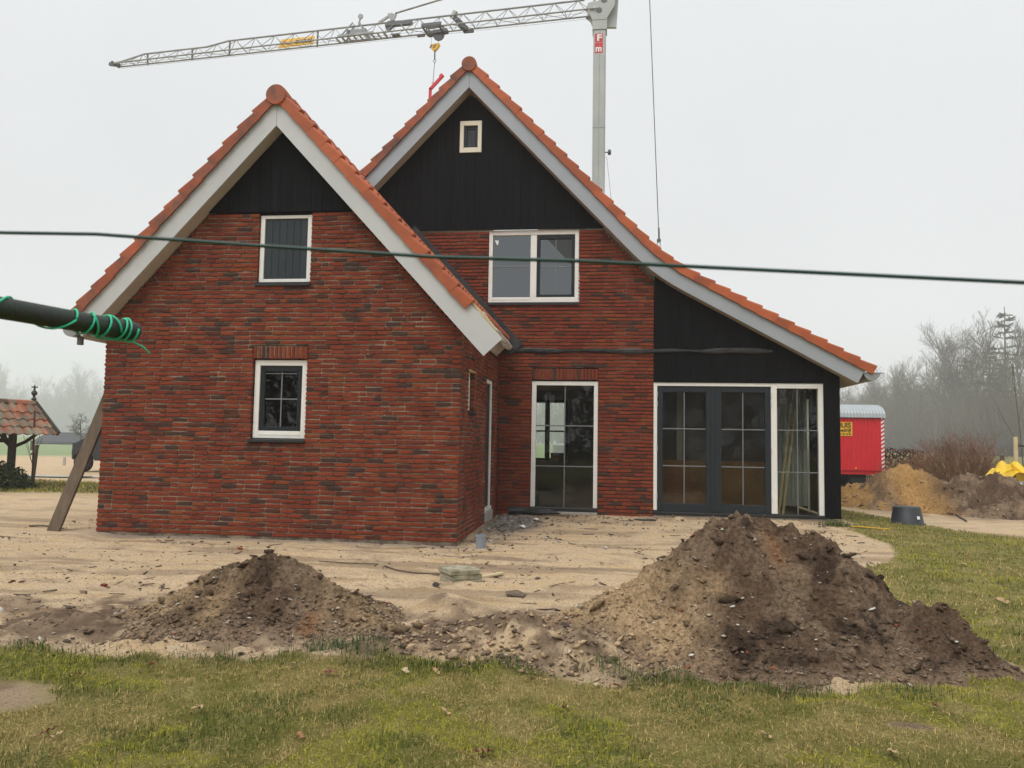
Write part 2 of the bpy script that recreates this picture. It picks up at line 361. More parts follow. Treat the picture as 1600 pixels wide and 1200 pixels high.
def ground_h(x, y):
    x = np.asarray(x, float); y = np.asarray(y, float)
    near = smooth(40, 14, y)*smooth(-20, -12, x)*smooth(16, 11, x)
    z = .035*(fbm(x*.55, y*.55, 3, 3)-.5) + .020*(fbm(x*2.3, y*2.3, 3, 9)-.5)
    sand = smooth(-.10, .12, -sdf(x, y, LAWN))
    z = z*near
    z += near*sand*((.022+.06*smooth(6.2, 5.2, y))*(fbm(x*7, y*7, 4, 21)-.5))
    # wheel ruts and a raked slope up to the far wall
    z += near*sand*.018*np.sin((y - .12*x + .5*fbm(x*.5, y*.5, 2, 4))*7.)*smooth(10, 8, y)*smooth(5.5, 6.5, y)*.25
    z += near*sand*(.010+.030*smooth(6.4, 5.2, y))*(fbm(x*19, y*19, 3, 27)-.5)
    for k_, (a_, b_, w_, dp) in enumerate(((8.75, -.03, .10, .020), (8.45, -.03, .10, .018), (7.35, .05, .11, .022), (7.0, .05, .11, .022), (6.55, .02, .08, .016), (9.35, .01, .09, .014))):
        q = (y-(a_+b_*x+.08*np.sin(x*.7+k_)))/w_
        z += near*sand*smooth(4.5, 3.5, x)*dp*(-np.exp(-q*q)*(.75+.35*np.sin(x*38+np.abs(q)*2)) + .55*np.exp(-(np.abs(q)-1.5)**2*3))*(.25+1.1*fbm(x*.9+k_*7, y*.9, 3, 14))
    z += .085*smooth(10.2, 13.5, y)*smooth(-2.2, -1.6, x)*smooth(6, 3, x)*smooth(19, 15, y)
    z += np.where(y < 10.9, -.045*smooth(8.7, 9.6, y)*smooth(-6.9, -6.4, x)*smooth(-1.2, -1.9, x), 0)
    # loose lumpy edge between sand and lawn
    ed = np.exp(-(sdf(x, y, LAWN)/.35)**2)*smooth(6.5, 5.5, y)
    z += ed*(.10*(fbm(x*5, y*5, 4, 33)-.42))
    for cx, cy, r, h in LUMPS:
        d2 = ((x-cx)**2+(y-cy)**2)/r**2
        z += h*np.exp(-1.6*d2)*(.55+.9*fbm(x*9, y*9, 4, 41))
    return z

def axis(a0, a1, fine, far_lo, far_hi, g=1.16):
    c = list(np.arange(a0, a1+1e-6, fine)); st = fine
    while c[-1] < far_hi: st *= g; c.append(c[-1]+st)
    st = fine
    while c[0] > far_lo: st *= g; c.insert(0, c[0]-st)
    c[-1] = far_hi; c[0] = far_lo
    return np.array(c)
gx = axis(-5.2, 4.6, .026, -760, 760); gy = axis(2.6, 10.4, .026, -130, 760)
X, Y = np.meshgrid(gx, gy); Z = ground_h(X, Y)
nx, ny = len(gx), len(gy)
idx = np.arange(nx*ny).reshape(ny, nx)
F = np.stack([idx[:-1, :-1], idx[:-1, 1:], idx[1:, 1:], idx[1:, :-1]], -1).reshape(-1, 4)
lm = sdf(X, Y, LAWN) + .22*(fbm(X*2.6, Y*2.6, 4, 55)-.5) + .10*(fbm(X*13, Y*13, 3, 61)-.5)
grass = smooth(-.05, .07, lm)
bare = smooth(-.06, .12, sdf(X, Y, BARE)+.12*(fbm(X*6, Y*6, 3, 8)-.5))
bare2 = np.exp(-(((X-1.42)/.13)**2+((Y-4.0)/.05)**2))
grass = grass*(1-np.maximum(bare, smooth(.3, .6, bare2)))
# verge by the well, meadow and far land
verge = smooth(-.6, .6, sdf(X, Y, [(-40, 15.9), (-9.5, 15.9), (-10.5, 19.2), (-13.5, 20.2), (-40, 22)]) + 1.2*(fbm(X*.8, Y*.8, 3, 71)-.5))
right_far = smooth(-.5, .8, sdf(X, Y, [(3.9, 19.5), (5.0, 20.8), (10, 21.5), (40, 14), (700, 0), (700, 900), (2, 900)]))
meadow = smooth(-1.5, 1.5, sdf(X, Y, [(-700, 41), (-60, 41), (-33, 43), (-20, 47), (3, 50), (3, 900), (-700, 900)]))
behind = smooth(1, -1, Y)
grass = np.maximum.reduce([grass, verge, right_far, behind*smooth(16, 10, np.abs(X))])
dark = np.zeros_like(X)          # brown soil spilled round the heaps
for P, w in ((HEAP_R, .62), (HEAP_L, .55), (HEAP_B, 1.5)):
    d = polydist(X, Y, [(p[0], p[1]) for p in P], False)
    dark = np.maximum(dark, smooth(w*1.5, w*.7, d + .8*(fbm(X*3, Y*3, 5, 77)-.5))*smooth(.30, .55, fbm(X*8, Y*8, 4, 79)))
for cx, cy, r, h in LUMPS: dark = np.maximum(dark, .85*np.exp(-2*((X-cx)**2+(Y-cy)**2)/r**2)*smooth(.35, .6, fbm(X*6, Y*6, 3, 88)))
dark = np.maximum(dark, .8*smooth(.48, .66, fbm(X*2.2, Y*4.2, 5, 91))*smooth(6.4, 5.2, Y))
dark = np.maximum(dark, .45*smooth(.56, .68, fbm(X*.7, Y*3.5, 5, 95))*smooth(13.5, 12, Y))
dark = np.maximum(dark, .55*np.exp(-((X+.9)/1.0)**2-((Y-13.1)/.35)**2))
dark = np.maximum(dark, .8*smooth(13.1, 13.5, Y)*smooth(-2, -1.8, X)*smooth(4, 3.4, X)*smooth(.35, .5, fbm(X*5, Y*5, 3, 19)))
dark = np.maximum(dark, np.maximum(.55*bare, .9*smooth(.2, .6, bare2)))
rub = smooth(.35, 1.0, np.exp(-((X+1.45)/.5)**2-((Y-12.2)/1.25)**2)*1.4)   # grey rubble in the corner
rub = np.maximum(rub, .6*smooth(9.75, 9.95, Y)*smooth(10.2, 10.0, Y)*smooth(-7.2, -6.8, X)*smooth(-1.3, -1.9, X))
def ground_material():
    m = bpy.data.materials.new('ground'); m.use_nodes = True; nt = m.node_tree; n = nt.nodes; L = nt.links; p = n['Principled BSDF']
    p.inputs['Roughness'].default_value = .95; p.inputs['Specular IOR Level'].default_value = .15
    g = n.new('ShaderNodeNewGeometry'); a = n.new('ShaderNodeAttribute'); a.attribute_name = 'mask'
    a2 = n.new('ShaderNodeAttribute'); a2.attribute_name = 'mask2'
    sp = n.new('ShaderNodeSeparateColor'); L.new(a.outputs['Color'], sp.inputs[0])
    sp2 = n.new('ShaderNodeSeparateColor'); L.new(a2.outputs['Color'], sp2.inputs[0])
    def noise(sc, det=5, ro=.6, st=None):
        t = n.new('ShaderNodeTexNoise'); t.inputs['Scale'].default_value = sc; t.inputs['Detail'].default_value = det; t.inputs['Roughness'].default_value = ro
        if st:
            mp = n.new('ShaderNodeMapping'); mp.inputs['Scale'].default_value = st; L.new(g.outputs['Position'], mp.inputs[0]); L.new(mp.outputs[0], t.inputs['Vector'])
        else: L.new(g.outputs['Position'], t.inputs['Vector'])
        return t.outputs[0]
    def rampc(f, stops):
        r = n.new('ShaderNodeValToRGB'); L.new(f, r.inputs[0]); e = r.color_ramp.elements
        e[0].position, e[0].color = stops[0][0], (*stops[0][1], 1); e[1].position, e[1].color = stops[-1][0], (*stops[-1][1], 1)
        for q, c in stops[1:-1]:
            k = e.new(q); k.color = (*c, 1)
        return r.outputs[0]
    def mix(f, A, B):
        x = n.new('ShaderNodeMix'); x.data_type = 'RGBA'; L.new(f, x.inputs['Factor']); L.new(A, x.inputs['A']); L.new(B, x.inputs['B']); return x.outputs['Result']
    sand = rampc(noise(1.3, 8, .68, (1, 2.2, 1)), [(.22, (.21, .145, .10)), (.38, (.42, .31, .20)), (.50, (.58, .44, .285)), (.62, (.55, .395, .225)), (.78, (.44, .33, .23))])
    spk = rampc(noise(60, 4, .7), [(.34, (.30, .24, .19)), (.45, (.94, .93, .92)), (.62, (1.05, 1.05, 1.05)), (.78, (1.4, 1.36, 1.3))])
    mu = n.new('ShaderNodeMix'); mu.data_type = 'RGBA'; mu.blend_type = 'MULTIPLY'; mu.inputs['Factor'].default_value = 1
    L.new(sand, mu.inputs['A']); L.new(spk, mu.inputs['B']); sand = mu.outputs['Result']
    soil = rampc(noise(7, 7, .7), [(.3, (.085, .055, .036)), (.5, (.15, .10, .066)), (.68, (.23, .16, .105))])
    gr = rampc(noise(3.2, 7, .7), [(.28, (.08, .085, .02)), (.46, (.165, .15, .04)), (.6, (.25, .21, .075)), (.78, (.32, .255, .12))])
    mea = rampc(noise(.25, 6, .6), [(.3, (.20, .255, .12)), (.6, (.25, .30, .16)), (.75, (.27, .31, .18))])
    rubc = rampc(noise(26, 6, .75), [(.34, (.06, .05, .045)), (.47, (.20, .175, .15)), (.6, (.34, .31, .27)), (.72, (.5, .48, .44))])
    c = mix(sp.outputs[1], sand, soil); c = mix(sp2.outputs[0], c, rubc); c = mix(sp.outputs[0], c, gr); c = mix(sp.outputs[2], c, mea)
    L.new(c, p.inputs['Base Color'])
    b = n.new('ShaderNodeBump'); b.inputs['Strength'].default_value = .9; b.inputs['Distance'].default_value = .025
    L.new(noise(24, 8, .78), b.inputs['Height']); L.new(b.outputs[0], p.inputs['Normal'])
    return m
MT['ground'] = ground_material()
me = np_mesh('ground', np.stack([X, Y, Z], -1).reshape(-1, 3), F, 'ground', smooth=True)
a = me.attributes.new('mask', 'FLOAT_COLOR', 'POINT'); o1 = np.ones_like(X)
a.data.foreach_set('color', np.stack([grass, dark, meadow, o1], -1).reshape(-1).astype(np.float32))
a = me.attributes.new('mask2', 'FLOAT_COLOR', 'POINT')
a.data.foreach_set('color', np.stack([rub, rub, rub, o1], -1).reshape(-1).astype(np.float32))
tag(link('ground', me), 'sandy building plot with winter lawn in front and meadow behind', kind='structure')
def gz(x, y): return float(ground_h(np.array([x]), np.array([y]))[0])

# ================================================================== HOUSE
house = tag(empty('house', (0, 0, 0)), 'red brick house with two gables, orange roof tiles and black timber cladding', 'house')
C = .062
def brick_shape(L, h=.0465, d=.09, r=None, jit=.0026):
    """octagonal brick block: front at y=0, running back to y=d"""
    b = .006; vs = []
    def ring(ins, y, ch):
        x, z = L/2-ins, h/2-ins
        return [(-x+ch, y, -z), (x-ch, y, -z), (x, y, -z+ch), (x, y, z-ch), (x-ch, y, z), (-x+ch, y, z), (-x, y, z-ch), (-x, y, -z+ch)]
    for k, (ins, y, ch) in enumerate(((.005, 0, .007), (0, .007, .008), (0, d, .008))):
        for p in ring(ins, y, ch):
            j = [r.gauss(0, jit) for _ in range(3)] if r and k < 2 else (0, 0, 0)
            vs.append((p[0]+j[0], p[1]+j[1]*.7, p[2]+j[2]*.7))
    fs = [tuple(range(8))]
    for k in range(2):
        for i in range(8): fs.append((k*8+i, (k+1)*8+i, (k+1)*8+(i+1) % 8, k*8+(i+1) % 8))
    return vs, fs
br = random.Random(11)
BR_MESH = []
for i in range(8):
    mb = MB(); mb.add(*brick_shape(.2, r=br)); BR_MESH.append(mb.mesh('brick', 'brick'))
def subtract(iv, cuts):
    out = [iv]
    for a, b in cuts:
        nxt = []
        for u, v in out:
            if b <= u or a >= v: nxt.append((u, v)); continue
            if a-u > .02: nxt.append((u, a))
            if v-b > .02: nxt.append((b, v))
        out = nxt
    return out
def lay(u0, u1, r, corner=None):
    """wild bond: stretchers with headers strewn in; returns (centre, length)"""
    out = []; u = u0; g = .0078
    first = corner if corner else r.choice([.2, .2, .095, .15])
    k = 0
    while u1-u > .03:
        L = first if k == 0 else (.095 if r.random() < .22 else .2+r.uniform(-.006, .006))
        if u1-u-L < .06: L = u1-u
        if L > .29: L = (L-g)/2
        out.append((u+L/2, L)); u += L+g; k += 1
    return out
def brick_wall(rows, z0, ext, openings, place, seed, depth=.09, start=None):
    """rows of bricks; ext(z) gives the clear span, place(u, z) the point and axes"""
    r = random.Random(seed); res = []; strips = []
    for i in range(rows):
        z = z0 + i*C; e = ext(z+.025)
        if not e or e[1]-e[0] < .05: continue
        cuts = [(o[0], o[1]) for o in openings if o[2] < z+.04 and o[3] > z+.012]
        for (a, b) in subtract(e, cuts):
            cn = None
            if start is not None and abs(a-e[0]) < 1e-6: cn = start[i % 2]
            for (u, L) in lay(a, b, r, cn): res.append((u, z+.025, L))
            strips.append((a+.008, b-.008, z-.012, z+C-.012))
    return res, strips

# ---- gable wall of the low wing, facing the camera
XR = -4.43; SA = 1.08; ZA = 5.454
XB, ZB_, SB = -2.50, 7.552, 1.05
WA0, WA1 = -6.87, -1.91
def extA(z):
    h = (ZA-z)/SA-.015
    return (max(WA0, XR-h), min(WA1, XR+h))
opA = [(-4.725, -3.985, 3.36, 4.33), (-4.735, -3.985, 1.27, 2.345), (-4.745, -3.975, 2.345, 2.515)]
bricksA, stripsA = brick_wall(70, 0.0, extA, opA, None, 3, start=(.2, .095))
# soldier course over the low window
sold = [(-4.745+.030+k*.0595, 2.43, .05) for k in range(13)]
wallA = MB()
for a, b, z0, z1 in stripsA: wallA.box(a, b, YA+.011, YA+.24, z0, min(z1, 4.345))
wallA.box(-4.735, -3.985, YA+.012, YA+.24, 2.36, 2.516)
wallA.box(WA0+.01, WA1-.01, YA+.01, YA+.24, -.25, -.013)
wA = wallA.build('brick_wall', 'mortar', house)
wA['label'] = 'front brick wall of the low wing'
jr = random.Random(5)
# the 300 bricks nearest the camera (with the soldier course) one by one, the rest joined
cand = sorted(range(len(bricksA)), key=lambda i: (bricksA[i][2] < .06, abs(bricksA[i][1]-.55)*.9 + abs(bricksA[i][0]+1.9)*.55))
single = set(cand[:287])
rest = MB()
for i, (u, z, L) in enumerate(bricksA):
    dy = jr.gauss(0, .0025); dz = jr.gauss(0, .0016); rz = jr.gauss(0, .004)
    if i in single:
        o = bpy.data.objects.new('brick', BR_MESH[jr.randrange(8)]); col.objects.link(o); o.parent = wA
        o.location = (u, YA+dy, z+dz); o.scale = (L/.2, 1, 1); o.rotation_euler = (0, rz, 0)
    else:
        vs, fs = brick_shape(L, r=jr); rest.add([(x+u, y+YA+dy, w+z+dz+x*rz) for x, y, w in vs], fs)
for u, z, w in sold:
    o = bpy.data.objects.new('brick', BR_MESH[jr.randrange(8)]); col.objects.link(o); o.parent = wA
    o.location = (u, YA+jr.gauss(0, .002), z); o.scale = (.165/.2, 1, .98); o.rotation_euler = (0, R(90)+jr.gauss(0, .006), 0)
tag(rest.build('brick', 'brick', wA, smooth=False), kind='stuff')

# ---- return wall of the wing (faces right)
def extR(z): return (YA+.092, YB-.0) if z < 2.72 else None
opR = [(10.70, 11.16, 1.70, 2.27), (12.33, 13.10, .02, 2.30), (10.68, 11.18, 2.27, 2.435), (12.31, 13.12, 2.30, 2.48)]
bricksR, stripsR = brick_wall(44, 0.0, extR, opR, None, 8)
mb = MB()
for a, b, z0, z1 in stripsR: mb.box(WA1-.24, WA1-.011, a-.05 if a < 10.2 else a, b, z0, z1)
mb.box(WA1-.24, WA1-.011, 10.69, 11.17, 2.28, 2.44); mb.box(WA1-.24, WA1-.011, 12.32, 13.11, 2.31, 2.485)
wR = mb.build('brick_wall', 'mortar_side', house); wR['label'] = 'side brick wall of the low wing in the corner'
rest = MB()
for u, z, L in bricksR:
    vs, fs = brick_shape(L, d=.06, r=jr); dx = jr.gauss(0, .0025)
    rest.add([(WA1-y+dx, u+x, z+w) for x, y, w in vs], fs)
for y0, k, zc in ((10.70, 8, 2.353), (12.33, 13, 2.392)):
    for i in range(k):
        vs, fs = brick_shape(.155, d=.06, r=jr); rest.add([(WA1-y, y0+.03+i*.0595+w, zc+x) for x, y, w in vs], fs)
tag(rest.build('brick', 'brick', wR), kind='stuff')
# hidden left wall of the wing
mb = MB().box(WA0+.01, WA0+.24, YA+.25, 16.5, -.2, 2.75); mb.build('brick_wall', 'brick', house)['label'] = 'outer left side wall of the low wing'

# ---- gable wall of the main house
opB = [(-2.14, -.53, 3.70, 5.05), (-1.335, -.175, .02, 2.365), (-1.33, -.18, 2.365, 2.58)]
def extB(z):
    a = -1.905
    if z > 2.75: a = min(-1.905, -1.905)
    if z > 2.7: a = max(-3.75, -1.905-(z-2.7)/SA)     # behind the wing's roof
    return (a, min(.762, XB+(ZB_-z-.03)/SB-.01))
bricksB, stripsB = brick_wall(80, .06, extB, opB, None, 21)
mb = MB()
for a, b, z0, z1 in stripsB: mb.box(a-.008 if a < -1.4 else a, b, YB+.013, YB+.24, z0, min(z1, 5.03))
mb.box(-1.33, -.18, YB+.016, YB+.24, 2.38, 2.57); mb.box(-2.0, .75, YB+.014, YB+.24, -.2, .048)
wB = mb.build('brick_wall', 'mortar_dark', house); wB['label'] = 'brick wall of the main gable with dark joints'
rest = MB()
for u, z, L in bricksB:
    vs, fs = brick_shape(L, h=.0470, d=.06, r=jr, jit=.0018); dy = jr.gauss(0, .002); dz = jr.gauss(0, .001)
    rest.add([(u+x, YB+y+dy, z+w+dz) for x, y, w in vs], fs)
for i in range(19):
    vs, fs = brick_shape(.195, d=.06, r=jr); rest.add([(-1.30+i*.0605+w, YB+y, 2.475+x) for x, y, w in vs], fs)
tag(rest.build('brick', 'brick_main', wB), kind='stuff')

# ---- roof geometry (lines are the undersides of the eaves in the gable plane)
def line_pts(p0, p1, n): return [(p0[0]+(p1[0]-p0[0])*i/n, p0[1]+(p1[1]-p0[1])*i/n) for i in range(n+1)]
def bez(p0, p1, p2, n): return [((1-t)**2*p0[0]+2*t*(1-t)*p1[0]+t*t*p2[0], (1-t)**2*p0[1]+2*t*(1-t)*p1[1]+t*t*p2[1]) for t in [i/n for i in range(n+1)]]
PA_L = [(XR, ZA), (-7.06, ZA-SA*(7.06+XR))]
PA_R = [(XR, ZA), (-1.575, ZA-SA*(XR*-1-1.575))]
PB_L = [(XB, ZB_), (-6.35, ZB_-SB*3.85)]
kink = (.74, ZB_-SB*3.24)
PB_R = [(XB, ZB_)] + bez((.34, ZB_-SB*2.84), kink, (1.20, kink[1]-.553*.46), 7) + [(4.015, kink[1]-.553*3.275)]
class Path:
    def __init__(s, pts, side):
        s.p = [Vector((a, 0, b)) for a, b in pts]; s.side = side
        s.l = [0]
        for i in range(1, len(s.p)): s.l.append(s.l[-1]+(s.p[i]-s.p[i-1]).length)
        s.len = s.l[-1]
    def at(s, d):
        i = 0
        while i < len(s.p)-2 and d > s.l[i+1]: i += 1
        t = (d-s.l[i])/(s.l[i+1]-s.l[i]); return s.p[i].lerp(s.p[i+1], t)
    def tan(s, d): return (s.at(d+.02)-s.at(d-.02)).normalized()
    def nor(s, d):
        t = s.tan(d); n = Vector((-t.z, 0, t.x)); return n if n.z > 0 else -n
AL, AR, BL, BRP = Path(PA_L, -1), Path(PA_R, 1), Path(PB_L, -1), Path(PB_R, 1)
def strip(mb, path, d0, d1, n0, n1, y0, y1, seg=1, apex_mitre=None):
    """solid that follows a roof line from d0 to d1, between normal offsets n0..n1 and y0..y1"""
    vs = []; fs = []
    for i in range(seg+1):
        d = d0+(d1-d0)*i/seg; p = path.at(d); n = path.nor(max(d, .03))
        a = p+n*n0; b = p+n*n1
        if i == 0 and apex_mitre is not None:      # cut plumb at the ridge
            tn = path.tan(.03); a = a - tn*((a.x-apex_mitre)/tn.x); b = b - tn*((b.x-apex_mitre)/tn.x)
        vs += [(a.x, y0, a.z), (b.x, y0, b.z), (b.x, y1, b.z), (a.x, y1, a.z)]
    for i in range(seg):
        k = i*4
        for j in range(4): fs.append((k+j, k+(j+1) % 4, k+4+(j+1) % 4, k+4+j))
    fs.append((0, 1, 2, 3)); fs.append(tuple(seg*4+j for j in (3, 2, 1, 0)))
    mb.add(vs, fs)
# ridge gaps keep the mitres apart
def board(path, mt, y0, seg, mx, d1=None):
    mb = MB(); strip(mb, path, 0, d1 or path.len, 0, .325, y0, y0+.03, seg, mx); return mb.build('bargeboard', mt, house)
yA0, yB0 = 9.80, 13.38
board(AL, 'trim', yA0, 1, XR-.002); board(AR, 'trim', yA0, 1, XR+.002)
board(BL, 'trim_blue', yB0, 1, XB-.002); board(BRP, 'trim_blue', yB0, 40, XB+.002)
CUT = 3.66                                   # the wing's right slope stops above the wall
for P, y0, y1, sg, mx, e in ((AL, yA0+.031, 14.6, 1, XR, .0), (AR, yA0+.031, 13.62, 1, XR, AR.len-CUT), (BL, yB0+.031, 20.6, 1, XB, 0), (BRP, yB0+.031, 20.6, 40, XB, 0)):
    mb = MB(); strip(mb, P, 0, P.len-e, .004, .024, y0, y1, sg, mx); mb.build('soffit', 'soffit', house)
    mb = MB(); strip(mb, P, 0, P.len-.02-e, .026, .30, y0+.25, y1, sg, mx); mb.build('roof', 'underlay' if P is AR else 'membrane', house)

# ---- roof tiles
def tile_mesh(verge, gauge, side=1, mt='tile'):
    """x runs down the slope, y along the ridge, z = out of the roof; the lower end rides up on the tile below"""
    if verge:
        pr = [(-.045, .225), (-.045, .335), (-.036, .352), (-.015, .362), (.04, .366), (.09, .356), (.13, .334), (.19, .330), (.23, .348), (.25, .345), (.25, .315), (-.02, .315), (-.02, .225)]
    else:
        pr = [(0, .335), (.03, .362), (.065, .368), (.10, .352), (.14, .328), (.18, .325), (.212, .345), (.212, .32), (.14, .303), (.09, .32), (.05, .335), (0, .315)]
    mb = MB(); n = len(pr); L = gauge+.055; vs = []
    for x, lift, sh in ((0, -.012, 0), (L-.014, .034, 0), (L, .031, .008)):
        for y, z in pr:
            zz = z+lift if z > .23 else z+lift*.25
            vs.append((x, y, zz-sh if z > .33 else zz))
    fs = [tuple(range(n)), tuple(range(3*n-1, 2*n-1, -1))]
    for k in range(2):
        for i in range(n): fs.append((k*n+i, k*n+(i+1) % n, (k+1)*n+(i+1) % n, (k+1)*n+i))
    mb.add(vs, fs); return mb.mesh('roof_tile', mt)
def slope_matrix(path, d, gauge, y):
    t = (path.at(d+gauge*.95)-path.at(d+.001)).normalized(); n = Vector((-t.z, 0, t.x))
    if n.z < 0: n = -n
    yax = Vector((0, 1, 0)); m = Matrix((t, yax, n)).transposed().to_4x4(); p = path.at(d); m.translation = Vector((p.x, y, p.z)); return m
G = .292
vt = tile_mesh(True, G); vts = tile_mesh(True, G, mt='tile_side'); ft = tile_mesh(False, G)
rt = random.Random(2)
def put(me, m, name):
    o = bpy.data.objects.new(name, me); col.objects.link(o); o.parent = house
    m = m @ Matrix.Translation((rt.gauss(0, .002), rt.gauss(0, .002), rt.gauss(0, .0015))) @ Matrix.Rotation(rt.gauss(0, .005), 4, 'Z'); o.matrix_world = m; return o
D0 = -.25
rowsAR, rowsAL, rowsBL, rowsBR = 13, 14, 14, int((BRP.len-D0+.02)/G)+1
for i in range(rowsAR): put(vt, slope_matrix(AR, D0+i*G, G, yA0), 'verge_tile')
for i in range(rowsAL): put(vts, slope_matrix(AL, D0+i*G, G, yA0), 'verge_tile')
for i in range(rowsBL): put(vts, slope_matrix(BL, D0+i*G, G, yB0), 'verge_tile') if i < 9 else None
for i in range(rowsBR): put(vt, slope_matrix(BRP, D0+i*G, G, yB0), 'verge_tile')
# field tiles: the first columns of the wing's right slope one by one, all others joined
for k in range(4):
    for i in range(rowsAR): put(ft, slope_matrix(AR, D0+i*G, G, yA0+.24+k*.205), 'roof_tile')
ftv = [v.co.copy() for v in ft.vertices]; ftf = [tuple(p.vertices) for p in ft.polygons]
mb = MB()
def field(path, rows, ya, k0, k1, skip=None):
    for i in range(rows):
        for k in range(k0, k1):
            m = slope_matrix(path, D0+i*G, G, ya+k*.205) @ Matrix.Translation((0, 0, rt.gauss(0, .0015)))
            mb.add([(m @ v)[:] for v in ftv], ftf)
field(AR, rowsAR, yA0+.24, 4, 17); field(AL, rowsAL, yA0+.24, 0, 23); field(BL, 13, yB0+.24, 0, 34); field(BRP, rowsBR, yB0+.24, 0, 34)
tag(mb.build('roof_tile', 'tile', house), kind='stuff')
# ridge tiles with round end caps
def ridge(xc, zc, y0, y1, rad):
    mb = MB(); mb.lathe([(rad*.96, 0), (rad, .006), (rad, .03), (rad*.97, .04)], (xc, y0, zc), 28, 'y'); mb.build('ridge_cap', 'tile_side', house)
    y = y0+.041
    while y < y1-.1:
        b = min(y+.36, y1); mb = MB()
        mb.tube([(xc, y, zc), (xc, y+.06, zc+.012), (xc, b, zc)], [rad*.96, rad*.99, rad*.90], 14); mb.build('ridge_tile', 'tile', house); y = b
ridge(XR, 5.855, 9.735, 13.3, .138); ridge(XB, 7.955, 13.315, 20.6, .134)
# bare lower end of the wing's right slope: battens and a crumpled white membrane folded over the edge
dT = D0+rowsAR*G
for k, (n0, n1, w) in enumerate(((.333, .350, .03), (.352, .366, .02))):
    mb = MB(); strip(mb, AR, dT-.05, AR.len-.12-.16*k, n0, n1, yA0-.002+.028*k, yA0-.002+.028*k+w, 1); mb.build('batten', 'batten', house)
mb = MB(); vs = []; fs = []; cr = random.Random(6)
prof = [(dT-.12, .335), (dT+.03, .338), (3.60, .34), (3.70, .337), (3.735, .325), (3.74, .285), (3.735, .24)]
ys = [9.86, 10.05, 10.4, 10.8, 11.2, 11.6, 12.0, 12.4, 12.8, 13.2, 13.5]
for d, n in prof:
    p = AR.at(d)+AR.nor(1)*n
    for y in ys: vs.append((p.x+cr.gauss(0, .012), y, p.z+cr.gauss(0, .012)))
m_ = len(ys)
for i in range(len(prof)-1):
    for j in range(m_-1): fs.append((i*m_+j, i*m_+j+1, (i+1)*m_+j+1, (i+1)*m_+j))
mb.add(vs, fs); mb.add([(x-.012, y, z-.014) for x, y, z in vs], [f[::-1] for f in fs]); mb.build('eave_membrane', 'underlay', house)
# black upstand where the wing's roof meets the main gable, black strip along the wall
mb = MB(); strip(mb, AR, .9, 3.80, .20, .485, YB-.06, YB-.012, 6); mb.build('flashing', 'membrane', house)
mb = MB()
rr = random.Random(3); vs = []; fs = []; nseg = 46
for i in range(nseg+1):
    x = -1.88+i*(4.6/nseg); w = .036+.006*math.sin(i*.9)+(.012*math.sin(i*.35)); zc = 2.885+.008*math.sin(i*.5)-.012*math.exp(-((x-.75)/.25)**2)
    y = YB-.02 if x < .7 else YB-.05
    for dy, dz in ((0, -w), (-.014-.006*rr.random(), -w*.4), (-.018, w*.5), (0, w)): vs.append((x, y+dy, zc+dz))
for i in range(nseg):
    for j in range(3): fs.append((i*4+j, i*4+j+1, i*4+j+5, i*4+j+4))
mb.add(vs, fs); mb.build('damp_proof_strip', 'membrane', house)
# black piece under the end of the main roof's left verge
mb = MB(); strip(mb, BL, D0+9*G-.02, D0+9*G+.5, .225, .36, yB0-.02, yB0+.3, 1); mb.build('flashing', 'membrane', house)

# ---- cladding boards
def clad(x0, x1, w, zb, top, y, th, gaps, parent, seed, openings=()):
    r = random.Random(seed); x = x0
    while x < x1-.01:
        b = min(x+w+r.uniform(-.004, .004), x1); b = x1 if x1-b < .05 else b
        for o in openings:
            for q in o[:2]:
                if x+.004 < q < b-.004: b = q
        a_, b_ = x+.0015, b-.0015; yy = y+r.uniform(-.002, .002)
        segs = [(zb(a_), zb(b_), top(a_), top(b_))]
        for o in openings:
            if o[0] < (a_+b_)/2 < o[1]:
                nb = []
                for s0, s1, t0, t1 in segs:
                    if o[2] > min(s0, s1)+.02: nb.append((s0, s1, o[2], o[2]))
                    if o[3] < max(t0, t1)-.02: nb.append((max(o[3], s0), max(o[3], s1), t0, t1))
                segs = nb
        for s0, s1, t0, t1 in segs:
            if max(t0-s0, t1-s1) < .03: continue
            t0 = max(t0, s0+.002); t1 = max(t1, s1+.002)
            mb = MB(); mb.prism([(a_, yy, s0), (b_, yy, s1), (b_, yy, t1), (a_, yy, t0)], (0, th, 0)); mb.build('board', 'black_wood', parent)
        x = b
cA = MB().box(-5.5, -3.4, YA+.035, YA+.06, 4.36, 4.40).build('gable_cladding', 'black_wood', house); cA['label'] = 'black boards in the small gable'
clad(-5.45, -3.41, .146, lambda x: 4.347, lambda x: ZA-SA*abs(x-XR)+.0, YA-.018, .028, 0, cA, 4)
cB = MB().box(-3.2, -.2, YB+.035, YB+.06, 5.05, 5.10).build('gable_cladding', 'black_wood', house); cB['label'] = 'black boards in the tall gable'
clad(-5.0, -.09, .146, lambda x: 5.036, lambda x: ZB_-SB*abs(x-XB), YB-.018, .028, 0, cB, 5, [(-2.69, -2.295, 6.45, 7.03)])
def soffB(x):
    for i in range(len(BRP.p)-1):
        if BRP.p[i].x <= x <= BRP.p[i+1].x: return BRP.p[i].z+(BRP.p[i+1].z-BRP.p[i].z)*(x-BRP.p[i].x)/(BRP.p[i+1].x-BRP.p[i].x)
    return BRP.p[-1].z
cR = MB().box(.80, 3.7, YB+.04, YB+.07, 2.36, 2.42).build('annex_cladding', 'black_wood', house); cR['label'] = 'black boards of the lean-to on the right'
clad(.768, 3.545, .205, lambda x: 2.352, soffB, YB-.02, .03, 0, cR, 6)
clad(3.545, 3.80, .26, lambda x: .118, soffB, YB-.024, .034, 0, cR, 7)
